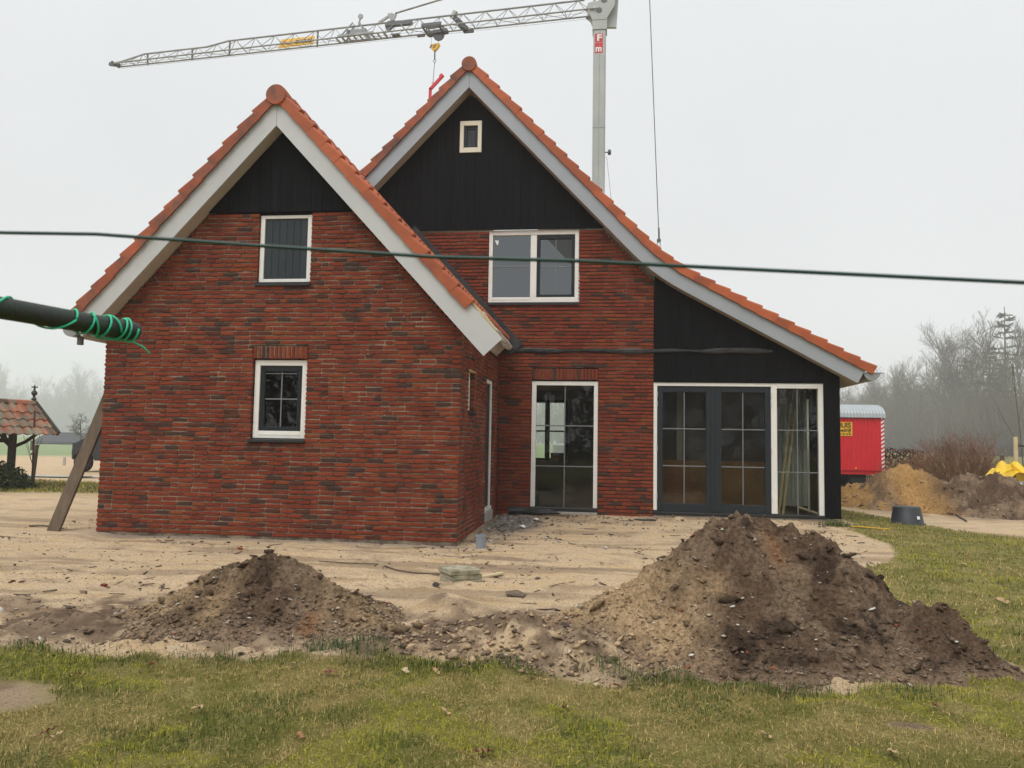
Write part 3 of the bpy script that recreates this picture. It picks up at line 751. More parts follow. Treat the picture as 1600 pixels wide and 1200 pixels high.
mb = MB().box(3.765, 3.798, YB+.012, 20.4, .118, 2.40); mb.build('board', 'black_wood', cR)
mb = MB().box(-6.3, -6.06, YB, 20.4, 0, 3.3); mb.build('brick_wall', 'brick_main', house)
# plinths
mb = MB().cbox(-1.335, -.178, YB+.0, YB+.25, -.1, .115, .006); mb.build('plinth', 'concrete', house)
mb = MB().cbox(.768, 3.70, YB+.01, YB+.25, -.1, .112, .006); mb.build('plinth', 'concrete', house)
mb = MB().cbox(-2.15, WA1+.015, 12.32, 13.11, -.1, .175, .006); mb.build('plinth', 'concrete', house)

# ---- windows and doors
def ring(mb, x0, x1, z0, z1, y0, y1, w, wb=None, wt_=None, bev=.004):
    wb = wb or w; wt_ = wt_ or w
    mb.cbox(x0, x0+w, y0, y1, z0, z1, bev); mb.cbox(x1-w, x1, y0, y1, z0, z1, bev)
    mb.cbox(x0+w, x1-w, y0+.001, y1, z0, z0+wb, bev); mb.cbox(x0+w, x1-w, y0+.001, y1, z1-wt_, z1, bev)
def panes(parent, x0, x1, z0, z1, y, cols, rows, g, bar=.018, barm='bar', bt=.014, knob=True, seed=0):
    r = random.Random(seed)
    dx = (x1-x0)/cols; dz = (z1-z0)/rows
    for i in range(cols):
        for j in range(rows):
            t = [r.gauss(0, .0025) for _ in range(4)]
            mb = MB(); xa, xb, za, zb = x0+i*dx, x0+(i+1)*dx, z0+j*dz, z0+(j+1)*dz
            e = .0008
            mb.add([(xa+e, y+t[0], za+e), (xb-e, y+t[1], za+e), (xb-e, y+t[1]+t[2], zb-e), (xa+e, y+t[0]+t[2], zb-e)], [(0, 1, 2, 3)])
            mb.build('pane', g, parent)
    for i in range(1, cols):
        mb = MB().cbox(x0+i*dx-bar/2, x0+i*dx+bar/2, y-bt, y-.006, z0, z1, .003); mb.build('glazing_bar', barm, parent)
    for j in range(1, rows):
        mb = MB().cbox(x0, x1, y-bt+.001, y-.006, z0+j*dz-bar/2, z0+j*dz+bar/2, .003)
        if knob and cols > 1: mb.lathe([(.021, 0), (.021, .006)], (x0+dx, y-bt-.003, z0+j*dz), 10, 'y')
        mb.build('glazing_bar', barm, parent)
def sill(parent, x0, x1, y0, y1, z, h=.05):
    mb = MB(); mb.prism([(x0, y0, z-h), (x0, y0, z-h*.35), (x0, y1, z), (x0, y1, z-h)], (x1-x0, 0, 0)); mb.build('sill', 'sill', parent)
def hinges(parent, x, y, zs, s=1):
    for z in zs:
        mb = MB().tube([(x, y, z-.045), (x, y, z+.045)], .0085, 8); mb.tube([(x, y, z-.005), (x, y, z+.005)], .0105, 8); mb.build('hinge', 'hinge', parent)

# shuttered loft opening
mb = MB(); ring(mb, -4.72, -3.99, 3.39, 4.31, YA+.035, YA+.12, .062, .045, .045); w1 = mb.build('window', 'frame_white', house); w1['label'] = 'loft window closed by a dark board shutter'
for k in range(6):
    a = -4.655+k*(.602/6); mb = MB().cbox(a+.0012, a+.602/6-.0012, YA+.055, YA+.085, 3.438, 4.262, .003); mb.build('shutter_board', 'shutter', w1)
hinges(w1, -4.662, YA+.045, (3.55, 4.13)); sill(w1, -4.755, -3.975, YA-.03, YA+.06, 3.388, .055)
# low window of the wing
mb = MB(); ring(mb, -4.722, -3.988, 1.288, 2.335, YA+.045, YA+.13, .072, .098, .075); mb.box(-4.64, -4.065, YA+.040, YA+.05, 1.335, 1.342); w2 = mb.build('window', 'frame_white', house); w2['label'] = 'small window with four panes under a soldier course'
mb = MB(); ring(mb, -4.648, -4.062, 1.388, 2.258, YA+.062, YA+.12, .062, .055, .075); s2 = mb.build('sash', 'sash', w2)
def sub_panes(win, sash, *a, **k): panes(win, *a, **k)
panes(w2, -4.586, -4.124, 1.443, 2.183, YA+.095, 2, 2, 'glass', seed=1)
mb = MB().cbox(-4.575, -4.135, YA+.058, YA+.064, 2.148, 2.158, .002); mb.build('vent_slot', 'bar', w2)
sill(w2, -4.765, -3.975, YA-.035, YA+.07, 1.285, .05)
# upper window of the main gable
mb = MB(); ring(mb, -2.133, -.536, 3.742, 5.034, YB+.03, YB+.12, .07, .09, .085); mb.cbox(-1.388, -1.278, YB+.031, YB+.12, 3.832, 4.943, .004)
mb.box(-2.06, -1.39, YB+.026, YB+.034, 3.79, 3.796); w3 = mb.build('window', 'frame_white', house); w3['label'] = 'wide upper window with film on the glass'
panes(w3, -2.062, -1.389, 3.833, 4.942, YB+.075, 1, 2, 'glass_film', bar=.022, seed=2)
mb = MB(); ring(mb, -1.277, -.607, 3.834, 4.941, YB+.05, YB+.11, .058, .05, .065); s3 = mb.build('sash', 'sash', w3)
panes(w3, -1.219, -.665, 3.884, 4.876, YB+.085, 2, 2, 'glass_film', seed=3)
sill(w3, -2.15, -.52, YB-.03, YB+.06, 3.738, .05)
mb = MB().add([(-2.035, YB+.07, 4.87), (-1.965, YB+.07, 4.865), (-1.972, YB+.068, 4.80), (-1.99, YB+.066, 4.775)], [(0, 1, 2, 3)]); mb.build('sticker', 'white_paint', w3)
# small window in the tall gable
mb = MB(); ring(mb, -2.69, -2.295, 6.45, 7.03, YB-.035, YB+.09, .07, .09, .085); w4 = mb.build('window', 'frame_cream', house); w4['label'] = 'tiny cream framed window high in the gable'
mb = MB(); ring(mb, -2.62, -2.365, 6.54, 6.945, YB-.005, YB+.06, .058, .05, .06); mb.build('sash', 'sash', w4)
panes(w4, -2.562, -2.423, 6.59, 6.885, YB+.02, 1, 1, 'glass_film', seed=4)
# tall fixed window of the main wall
mb = MB(); mb.cbox(-1.328, -1.25, YB+.03, YB+.12, .185, 2.354, .004); mb.cbox(-.252, -.18, YB+.03, YB+.12, .185, 2.354, .004); mb.cbox(-1.25, -.252, YB+.031, YB+.12, 2.284, 2.354, .004)
w5 = mb.build('window', 'frame_white', house); w5['label'] = 'tall six pane window beside the corner'
mb = MB().cbox(-1.332, -.176, YB+.0, YB+.12, .115, .183, .012); mb.build('sill', 'sill', w5)
panes(w5, -1.25, -.252, .185, 2.284, YB+.075, 2, 3, 'glass', bar=.02, seed=5)
# french doors with a side light
mb = MB(); X0, X1, X2, X3 = .762, 2.70, 2.795, 3.543
mb.cbox(X0, .822, YB+.0, YB+.11, .185, 2.346, .004); mb.cbox(X1, X2, YB+.0, YB+.11, .175, 2.346, .004); mb.cbox(3.462, X3, YB+.0, YB+.11, .165, 2.346, .004)
mb.cbox(.822, X1, YB+.001, YB+.11, 2.288, 2.346, .004); mb.cbox(X2, 3.462, YB+.001, YB+.11, 2.262, 2.346, .004)
mb.box(X2+.003, 3.46, YB-.004, YB+.003, 2.298, 2.305)
fr = mb.build('door_frame', 'frame_white', house); fr['label'] = 'white frame holding the french doors and a side light'
mb = MB().cbox(.765, 3.545, YB-.02, YB+.11, .113, .163, .008); mb.build('sill', 'sill', fr)
for k, (a, b) in enumerate(((.826, 1.758), (1.762, 2.696))):
    mb = MB(); y0 = YB+.02
    lw, rw = (.088, .118) if k == 0 else (.125, .092)
    mb.cbox(a, a+lw, y0, y0+.06, .166, 2.284, .004); mb.cbox(b-rw, b, y0, y0+.06, .166, 2.284, .004)
    mb.cbox(a+lw, b-rw, y0+.001, y0+.06, .166, .305, .004); mb.cbox(a+lw, b-rw, y0+.001, y0+.06, 2.19, 2.284, .004)
    if k == 0: mb.cbox(b-.045, b+.02, y0-.012, y0, .18, 2.27, .004)
    door = mb.build('door', 'sash_door', house); door['label'] = ('left' if k == 0 else 'right')+' leaf of the grey french doors'
    panes(door, a+lw, b-rw, .305, 2.19, y0+.035, 2, 3, 'glass_dark', bar=.02, seed=6+k)
    hx = a-.004 if k == 0 else b+.004
    hinges(door, hx, YB-.002, (.42, 1.22, 1.98, 2.14))
panes(fr, X2, 3.462, .165, 2.262, YB+.05, 2, 3, 'glass', bar=.018, seed=9)
# slit window and tall door in the return wall
mb = MB(); ring(mb, 10.705, 11.155, 1.715, 2.268, .07, .15, .055); w6 = MB(); w6.add([(WA1-y, x, z) for x, y, z in mb.v], mb.f); w6 = w6.build('window', 'frame_white', house); w6['label'] = 'narrow window in the side wall of the wing'
mb = MB().add([(WA1-.11, 10.76, 1.77), (WA1-.11, 11.10, 1.77), (WA1-.11, 11.10, 2.21), (WA1-.11, 10.76, 2.21)], [(0, 1, 2, 3)]); mb.build('pane', 'glass', w6)
mb = MB().cbox(WA1-.10, WA1+.025, 10.68, 11.18, 1.665, 1.712, .006); mb.build('sill', 'sill', w6)
mb = MB().cbox(WA1-.05, WA1+.012, 10.68, 11.18, 2.268, 2.283, .003); mb.build('lintel_strip', 'batten', w6)
mb = MB()
mb.cbox(WA1-.12, WA1-.035, 13.03, 13.10, .20, 2.298, .004); mb.cbox(WA1-.12, WA1-.035, 12.335, 12.40, .20, 2.298, .004); mb.cbox(WA1-.121, WA1-.036, 12.40, 13.03, 2.235, 2.298, .004); mb.cbox(WA1-.12, WA1-.01, 12.335, 13.10, .178, .235, .004)
d2 = mb.build('door_frame', 'frame_white', house); d2['label'] = 'white frame of the side door in the corner'
mb = MB().cbox(WA1-.10, WA1-.06, 12.402, 13.028, .237, 2.232, .004); mb.build('door', 'sash_door', d2)

# ---- inside of the main house, seen through the glass
mb = MB().box(-6.0, 3.7, YB+.25, 20.3, .05, .10); mb.build('floor', 'floor', house)
mb = MB().box(-6.0, 3.7, YB+.25, 20.3, 2.62, 2.72); mb.build('ceiling', 'plaster', house)
mb = MB().box(1.2, 1.3, YB+.6, 20.2, .10, 2.6); mb.box(-3.4, -3.3, YB+.3, 20.2, .1, 2.6); mb.build('partition', 'plaster', house)
mb = MB()
for a, b, z0, z1 in ((-6.0, -2.25, .05, 2.65), (-2.25, -1.03, .05, .82), (-2.25, -1.03, 2.38, 2.65), (-1.03, 2.4, .05, 2.65), (2.4, 3.2, .05, .5), (2.4, 3.2, 2.2, 2.65), (3.2, 3.76, .05, 2.65)): mb.box(a, b, 20.25, 20.5, z0, z1)
mb.build('back_wall', 'plaster', house)
mb = MB(); ring(mb, -2.25, -1.03, .82, 2.38, 20.3, 20.4, .07); mb.cbox(-1.62, -1.5, 20.3, 20.4, .89, 2.31, .004); mb.cbox(-2.18, -1.1, 20.32, 20.36, 1.56, 1.60, .004); w7 = mb.build('window', 'sash', house); w7['label'] = 'rear window seen through the tall front window'
mb = MB().box(-6.6, -2.2, 12.6, 12.7, 0, 2.7); mb.box(-6.6, -2.2, 10.3, 12.7, .0, .08); mb.box(-6.6, -2.2, 10.3, 12.7, 2.62, 2.70); mb.box(-6.2, -1.95, 13.70, 13.88, 0, 3.3); mb.build('partition', 'well_wood', house)
mb = MB().box(-2.3, -.9, 20.05, 20.24, .10, .815); mb.build('radiator_cover', 'plaster', house)
mb = MB().box(-.95, -.1, 18.6, 18.75, .1, 1.95); mb.build('inner_door', 'plaster', house)
mb = MB().box(.85, 2.75, YB+.42, YB+.44, .12, 1.02); mb.build('panel', 'osb', house)
mb = MB().box(1.3, 3.7, 16.2, 16.3, .1, 2.6); mb.build('partition', 'plaster', house)
for k, (xa, xb, tz) in enumerate(((2.88, 3.22, 2.05), (2.95, 3.33, 2.2))):
    mb = MB().beam((xa, YB+.35, .12), (xb, YB+.85, tz), .035, .02); mb.build('lath', 'batten', house)
vs = []; fs = []
for i in range(41):
    x = 2.82+i*.0175; yy = YB+.95+.05*math.sin(i*1.3)+.02*math.sin(i*2.9)
    vs += [(x, yy, .25), (x, yy+.01, 2.3)]
for i in range(40): fs.append((i*2, i*2+2, i*2+3, i*2+1))
mb = MB().add(vs, fs); mb.build('curtain', 'blanket', house)
mb = MB().tube([(3.37, YB+.3, .2), (3.36, YB+.3, 2.1)], .02, 8); mb.build('inner_pipe', 'white_paint', house)

bx = tag(empty('box', (-1.28, 20.18, .82)), 'yellow and blue box standing on the sill of the rear window', 'box')
MB().cbox(-.17, .17, -.06, .06, 0, .15, .01).build('body', 'sign_yellow', bx); MT['blue'] = mat('blue', (.03, .10, .22), .5); MB().cbox(-.175, .175, -.065, .065, .151, .21, .01).build('lid', 'blue', bx)

# ---- gutters
def gutter(xc, zc, y0, y1, r, side):
    mb = MB(); vs = []; fs = []; n = 11
    for y in (y0, y1):
        for i in range(n):
            t = math.pi+math.pi*i/(n-1); vs.append((xc+r*math.cos(t), y, zc+r*math.sin(t)))
        for i in range(n):
            t = math.pi+math.pi*(n-1-i)/(n-1); vs.append((xc+(r-.008)*math.cos(t), y, zc+(r-.008)*math.sin(t)))
    k = 2*n
    for i in range(k): fs.append((i, (i+1) % k, k+(i+1) % k, k+i))
    mb.add(vs, fs)
    e = [(xc+r*math.cos(math.pi+math.pi*i/(n-1)), y0-.004, zc+r*math.sin(math.pi+math.pi*i/(n-1))) for i in range(n)]
    mb.prism(e, (0, .006, 0))
    lip = xc+side*r; mb.tube([(lip, y0, zc), (lip, y1, zc)], .012, 6)
    mb.beam((xc-side*r, y0-.005, zc+.008), (xc+side*(r+.06), y0-.005, zc-.004), .02, .016)
    return mb.build('gutter', 'zinc', house)
gutter(4.24, 2.505, 13.38, 20.6, .125, 1)
g2 = gutter(-7.27, 2.74, 9.86, 14.6, .12, -1)
mb = MB().tube([(-7.20, 9.97, 2.63), (-7.20, 9.97, 2.52)], .042, 12); mb.build('downpipe_stub', 'zinc_dark', g2)
mb = MB(); mb.prism([(-7.02, 9.85, ZA-SA*(7.02+XR)+.0), (-7.02, 9.85, 2.635), (-6.86, 9.85, 2.635), (-6.86, 9.85, 2.80)], (0, 4.7, 0)); mb.build('eave_board', 'zinc_dark', house)
# dark backing behind the boards
mb = MB().prism([(-5.4, YA+.03, 4.37), (-3.46, YA+.03, 4.37), (XR, YA+.03, ZA-.03)], (0, .2, 0)); mb.build('backing', 'sill', cA)
mb = MB().prism([(-4.85, YB+.03, 5.06), (-.16, YB+.03, 5.06), (XB, YB+.03, ZB_-.03)], (0, .03, 0)); mb.build('backing', 'sill', cB)
mb = MB().prism([(.70, YB+.125, 2.36), (3.78, YB+.125, 2.36), (3.78, YB+.125, soffB(3.78)-.02), (1.2, YB+.125, soffB(1.2)-.03), (.70, YB+.125, soffB(.7)-.06)], (0, .05, 0)); mb.build('backing', 'sill', cR)

# ================================================================== DIRT HEAPS
def heap_material():
    m = bpy.data.materials.new('heap_soil'); m.use_nodes = True; nt = m.node_tree; n = nt.nodes; L = nt.links; p = n['Principled BSDF']
    p.inputs['Roughness'].default_value = .97; p.inputs['Specular IOR Level'].default_value = .12
    a = n.new('ShaderNodeAttribute'); a.attribute_name = 'col'; g = n.new('ShaderNodeNewGeometry')
    t = n.new('ShaderNodeTexNoise'); t.inputs['Scale'].default_value = 38; t.inputs['Detail'].default_value = 7; t.inputs['Roughness'].default_value = .75; L.new(g.outputs['Position'], t.inputs['Vector'])
    r = n.new('ShaderNodeValToRGB'); L.new(t.outputs[0], r.inputs[0]); e = r.color_ramp.elements
    e[0].position, e[0].color = .30, (.30, .28, .26, 1); e[1].position, e[1].color = .72, (1.75, 1.70, 1.60, 1)
    x = n.new('ShaderNodeMix'); x.data_type = 'RGBA'; x.blend_type = 'MULTIPLY'; x.inputs['Factor'].default_value = 1
    L.new(a.outputs['Color'], x.inputs['A']); L.new(r.outputs[0], x.inputs['B']); L.new(x.outputs['Result'], p.inputs['Base Color'])
    b = n.new('ShaderNodeBump'); b.inputs['Strength'].default_value = .9; b.inputs['Distance'].default_value = .025
    t2 = n.new('ShaderNodeTexNoise'); t2.inputs['Scale'].default_value = 24; t2.inputs['Detail'].default_value = 8; t2.inputs['Roughness'].default_value = .78; L.new(g.outputs['Position'], t2.inputs['Vector'])
    L.new(t2.outputs[0], b.inputs['Height']); L.new(b.outputs[0], p.inputs['Normal']); return m
MT['heap'] = heap_material()
def clods(P, C_, size, seed, squash=.7):
    """small broken lumps: one distorted octahedron each; returns numpy verts, tris, colours"""
    r = np.random.default_rng(seed); n = len(P)
    base = np.array([(1, 0, 0), (-1, 0, 0), (0, 1, 0), (0, -1, 0), (0, 0, 1), (0, 0, -1), (.6, .6, .5), (-.6, .55, .5), (.55, -.6, .5), (-.6, -.6, .45)], float)
    tris = np.array([(6, 4, 0), (6, 2, 4), (6, 0, 2), (7, 4, 2), (7, 1, 4), (7, 2, 1), (8, 0, 4), (8, 4, 3), (8, 3, 0), (9, 4, 1), (9, 3, 4), (9, 1, 3), (5, 2, 0), (5, 1, 2), (5, 3, 1), (5, 0, 3)])
    nb = len(base)
    V = base[None]*(1+r.normal(0, .28, (n, nb, 1))) * size[:, None, None] * np.stack([r.uniform(.6, 1.5, n), r.uniform(.6, 1.3, n), squash*r.uniform(.6, 1.2, n)], -1)[:, None, :]
    t = r.uniform(0, 6.28, n); c, s = np.cos(t), np.sin(t)
    X_ = V[..., 0]*c[:, None]-V[..., 1]*s[:, None]; Y_ = V[..., 0]*s[:, None]+V[..., 1]*c[:, None]
    tl = r.normal(0, .35, n); Zt = V[..., 2]*np.cos(tl)[:, None]+X_*np.sin(tl)[:, None]
    V = np.stack([X_, Y_, Zt], -1)+P[:, None, :]
    F_ = (tris[None]+(np.arange(n)*nb)[:, None, None]).reshape(-1, 3)
    return V.reshape(-1, 3), F_, np.repeat(C_, nb, axis=0)
def make_heap(name, label, ridge_, slope, bounds, st, colfn, amp, seed, nclod, nstone, top_n=None):
    xs = np.arange(bounds[0], bounds[1], st); ys = np.arange(bounds[2], bounds[3], st)
    HX, HY = np.meshgrid(xs, ys)
    wx = HX+.14*(fbm(HX*2.2, HY*2.2, 3, seed)-.5); wy = HY+.14*(fbm(HX*2.2, HY*2.2, 3, seed+5)-.5)
    def height(wx, wy, HX, HY):
        h = np.full(HX.shape, -1.)
        for i in range(len(ridge_)-1):
            (x0, y0, z0), (x1, y1, z1) = ridge_[i], ridge_[i+1]; dx, dy = x1-x0, y1-y0
            t = np.clip(((wx-x0)*dx+(wy-y0)*dy)/(dx*dx+dy*dy), 0, 1); d = np.hypot(wx-x0-t*dx, wy-y0-t*dy)
            zt = z0+(z1-z0)*t; sl = slope*(.9+.3*fbm(HX*1.3+seed, HY*1.3, 2, seed+2))
            hh = zt - sl*d
            kb = .36*zt; hh = np.where(hh < kb, kb-(kb-hh)*.60, hh)       # fans out at the foot
            h = np.maximum(h, hh)
        hw = np.clip(h/.25, 0, 1)
        h = h + amp*hw**.6*(1.3*(fbm(HX*3.4, HY*3.4, 5, seed+9)-.5) + .75*(fbm(HX*11, HY*11, 5, seed+31, .66)-.5))
        rg = np.abs(fbm(HX*6, HY*6, 3, seed+13)-.5)*2                     # sharp little ledges
        h = h + amp*.6*hw*(.25-rg)
        st_ = np.round((h+.05*fbm(HX*4, HY*4, 3, seed+61))/.075)*.075; h = h + .30*hw*(st_-h)*smooth(.45, .6, fbm(HX*2.5, HY*2.5, 3, seed+71))   # small slumped steps
        return h
    h = height(wx, wy, HX, HY)
    g0 = ground_h(HX, HY)
    k = np.arange(h.size).reshape(h.shape); keep = (h > g0-.05); kf = keep[:-1, :-1] | keep[1:, 1:] | keep[1:, :-1] | keep[:-1, 1:]
    F_ = np.stack([k[:-1, :-1], k[:-1, 1:], k[1:, 1:], k[1:, :-1]], -1)[kf]
    used = np.unique(F_); re = np.full(h.size, -1); re[used] = np.arange(len(used))
    V = np.stack([HX, HY, h], -1).reshape(-1, 3)[used]; Cc = colfn(HX, HY, h, g0).reshape(-1, 3)[used]
    root = link(name, np_mesh(name, V, re[F_], 'heap', Cc, True)); tag(root, label, 'dirt heap')
    # crumbs and stones lying on it
    r = np.random.default_rng(seed+99); hf = (h-g0).ravel(); ok = np.where(hf > -.01)[0]
    w = np.clip(.35-hf[ok], .08, .4); ii = r.choice(ok, nclod, p=w/w.sum())
    P = np.stack([HX.ravel()[ii]+r.uniform(-st, st, nclod), HY.ravel()[ii]+r.uniform(-st, st, nclod), h.ravel()[ii]], -1)
    Cl = colfn(HX, HY, h, g0).reshape(-1, 3)[ii]*r.uniform(.55, 1.35, (nclod, 1)); sz = np.clip(r.lognormal(-5.05, .55, nclod), .0035, .028)*(st/.018)**.5
    P[:, 2] += sz*.2
    tag(link('clods', np_mesh('clods', *clods(P, Cl, sz, seed+1)[:2], 'stone', clods(P, Cl, sz, seed+1)[2]), root), kind='stuff')
    ii = r.choice(ok, nstone); P = np.stack([HX.ravel()[ii], HY.ravel()[ii], h.ravel()[ii]], -1)
    pal = np.array([(.46, .41, .33), (.55, .52, .45), (.38, .32, .24), (.30, .25, .20), (.26, .075, .035), (.40, .34, .26), (.60, .57, .5)])
    Cs = pal[r.integers(0, len(pal), nstone)]; sz = np.clip(r.lognormal(-4.75, .5, nstone), .005, .028)*(st/.018)**.4
    P[:, 2] += sz*.35
    Vv, Ff, Cc = clods(P, Cs, sz, seed+2, .55); tag(link('rubble', np_mesh('rubble', Vv, Ff, 'stone', Cc), root), kind='stuff')
    nb = nclod//28; ii = r.choice(ok, nb); P = np.stack([HX.ravel()[ii], HY.ravel()[ii], h.ravel()[ii]], -1); sz = np.clip(r.lognormal(-3.75, .35, nb), .012, .055)*(st/.0145)**.4
    Vv, Ff, Cc = clods(P, colfn(HX, HY, h, g0).reshape(-1, 3)[ii]*r.uniform(.5, 1.2, (nb, 1)), sz, seed+3, .8); tag(link('lumps', np_mesh('lumps', Vv, Ff, 'heap', Cc, True), root), kind='stuff')
    return root
SOIL = np.array((.112, .074, .050)); SAND = np.array((.42, .30, .18)); PALE = np.array((.19, .135, .092)); DARK = np.array((.048, .032, .023)); RUSTY = np.array((.30, .12, .035))
def mixc(a, b, f): return a+(b-a)*f[..., None]
def col_R(x, y, h, g):
    c = np.broadcast_to(SOIL, x.shape+(3,)).copy()
    c = mixc(c, PALE, smooth(.42, .62, fbm(x*3.6, y*3.6, 6, 201, .62))*.95); c = mixc(c, DARK, smooth(.50, .66, fbm(x*5+4, y*5, 6, 207, .62))*.9)
    c = mixc(c, SAND*1.05, np.clip(smooth(.85, .25, x+.6*(fbm(x*3, y*3, 4, 211)-.5))*smooth(.62, .35, h-g+.25*(fbm(x*4, y*4, 3, 219)-.5)), 0, 1)*.8)
    c = mixc(c, PALE*1.15, smooth(.10, .02, h-g)*.8); c = mixc(c, RUSTY, np.exp(-(((x-1.12)/.07)**2+((y-5.55)/.12)**2))*.4)
    return c
def col_L(x, y, h, g):
    c = np.broadcast_to(SOIL, x.shape+(3,)).copy()
    c = mixc(c, PALE, smooth(.42, .62, fbm(x*4, y*4, 6, 301, .62))); c = mixc(c, DARK, smooth(.50, .66, fbm(x*5+4, y*5, 6, 307, .62))*.85)
    side = smooth(.25, .75, np.abs(x+2.38)+.4*(fbm(x*3, y*3, 4, 311)-.5)); c = mixc(c, SAND*.85, side*.7)
    c = mixc(c, SAND*.9, np.exp(-(((x+2.62)/.10)**2+((y-5.1)/.3)**2))*.7)
    c = mixc(c, PALE*1.2, smooth(.09, .02, h-g)*.8); c = mixc(c, RUSTY, np.exp(-(((x+1.93)/.05)**2+((y-5.05)/.14)**2))*.4); return c
def col_B(x, y, h, g):
    c = np.broadcast_to(SOIL*.9, x.shape+(3,)).copy(); c = mixc(c, PALE*1.2, smooth(.45, .62, fbm(x*3, y*3, 6, 401, .65))*.9)
    c = mixc(c, np.array((.36, .215, .085)), smooth(7.1, 6.4, x+.9*(fbm(x*1.2, y*1.2, 4, 405)-.5))*smooth(.40, .55, fbm(x*1.5, y*1.5, 4, 409))*.95)
    c = mixc(c, np.array((.36, .215, .085)), np.exp(-((x-6.35)**2/.16+(y-18.2)**2/1.2))*.9); return c
make_heap('dirt_heap', 'large brown heap of soil and rubble in front of the french doors', HEAP_R, .80, (-1.6, 3.0, 4.0, 7.4), .0150, col_R, .17, 120, 9000, 420)
make_heap('dirt_heap', 'smaller brown soil heap in front of the brick wing', HEAP_L, .62, (-4.3, -.5, 4.0, 7.0), .0150, col_L, .15, 150, 6000, 240)
make_heap('dirt_heap', 'long heap of orange sand and dark soil behind the black tub', HEAP_B, .75, (3.9, 11, 13.6, 22.5), .05, col_B, .24, 180, 1500, 260)

# ================================================================== GRASS AND LITTER
def blades(x, y, h, w, c, r, lean=.6):
    n = len(x); z = ground_h(x, y)-.004; t = r.uniform(0, 6.283, n); dx, dy = np.cos(t), np.sin(t)
    lt = r.uniform(0, 6.283, n); ln = h*np.abs(r.normal(0, lean, n)); lx, ly = np.cos(lt)*ln, np.sin(lt)*ln
    hh = np.sqrt(np.maximum(h*h-np.minimum(ln, h*.93)**2, (h*.25)**2))
    def pt(k, f, wf): return np.stack([x+k*dx*w*wf/2+lx*f*f, y+k*dy*w*wf/2+ly*f*f, z+hh*f*(1.25-.25*f)], -1)
    V = np.stack([pt(-1, 0, 1), pt(1, 0, 1), pt(-1, .55, .8), pt(1, .55, .8), pt(0, 1, 0)], 1)
    F_ = (np.array([(0, 1, 3), (0, 3, 2), (2, 3, 4)])[None]+(np.arange(n)*5)[:, None, None]).reshape(-1, 3)
    cc = np.repeat(c, 5, 0); cc[0::5] *= .75; cc[1::5] *= .75
    return V.reshape(-1, 3), F_, cc
def lawn_colour(x, y, r):
    n = len(x); g1 = np.array((.13, .155, .026)); g2 = np.array((.23, .23, .045)); st = np.array((.52, .41, .18)); ms = np.array((.42, .42, .05)); dk = np.array((.09, .13, .028))
    a = fbm(x*2.6, y*2.6, 5, 501, .6); b = fbm(x*2.4+7, y*2.4, 4, 511); m = fbm(x*2.0+3, y*2.0+9, 3, 521)
    u = r.uniform(0, 1, n); c = g1+(g2-g1)*r.uniform(0, 1, (n, 1))
    c = np.where((u < .28+.75*smooth(.38, .66, a))[:, None], st*r.uniform(.55, 1.15, (n, 1)), c)
    c = np.where(((m > .63) & (r.uniform(0, 1, n) < .75))[:, None], ms*r.uniform(.7, 1.1, (n, 1)), c)
    c = np.where(((b+.10*(fbm(x*9, y*9, 3, 519)-.5) > .57) & (r.uniform(0, 1, n) < .45))[:, None], dk*r.uniform(.8, 1.6, (n, 1)), c)
    return c*r.uniform(.45, 1.1, (n, 1))*np.array((1.16, 1.10, .98))
def lawn_mask(x, y):
    g = sdf(x, y, LAWN)+.22*(fbm(x*2.6, y*2.6, 4, 55)-.5)+.10*(fbm(x*13, y*13, 3, 61)-.5)
    b = sdf(x, y, BARE)+.12*(fbm(x*6, y*6, 3, 8)-.5); b2 = np.exp(-(((x-1.42)/.13)**2+((y-4.0)/.05)**2))
    k = (g > 0) & (b < .0) & (b2 < .45)
    for P, w in ((HEAP_R, .55), (HEAP_L, .45)): k &= (polydist(x, y, [(p[0], p[1]) for p in P], False) > .2)
    return k
gr = np.random.default_rng(77); VV, FF, CC = [], [], []; off = 0
def put_grass(x, y, h, w, c=None, lean=.75):
    global off
    if c is None: c = lawn_colour(x, y, gr)
    V, F_, cc = blades(x, y, h, w, c, gr, lean); VV.append(V); FF.append(F_+off); CC.append(cc); off += len(V)
def scatter(n, x0, x1, y0, y1):
    x = gr.uniform(x0, x1, n); y = gr.uniform(y0, y1, n); k = lawn_mask(x, y); x, y = x[k], y[k]
    k = gr.uniform(0, 1, len(x)) < .30+.95*fbm(x*2.1+1, y*2.1+4, 4, 531); return x[k], y[k]
x, y = scatter(300000, -3.7, 3.3, 2.75, 5.4); lush = fbm(x*2.4+7, y*2.4, 4, 511)+.2*(fbm(x*9, y*9, 3, 519)-.5)
put_grass(x, y, gr.uniform(.014, .038, len(x))*(.8+.45*smooth(.45, .68, lush)), gr.uniform(.0022, .0046, len(x)), None, 1.5)
x, y = scatter(150000, 2.3, 9.5, 4.9, 18); put_grass(x, y, gr.uniform(.02, .05, len(x)), gr.uniform(.005, .010, len(x)), None, 1.3)
x = gr.uniform(-22, -9.3, 26000); y = gr.uniform(15.8, 21, 26000); k = (sdf(x, y, [(-40, 15.9), (-9.5, 15.9), (-10.5, 19.2), (-13.5, 20.2), (-40, 22)])+1.2*(fbm(x*.8, y*.8, 3, 71)-.5)) > 0
put_grass(x[k], y[k], gr.uniform(.03, .09, k.sum()), gr.uniform(.01, .02, k.sum()))
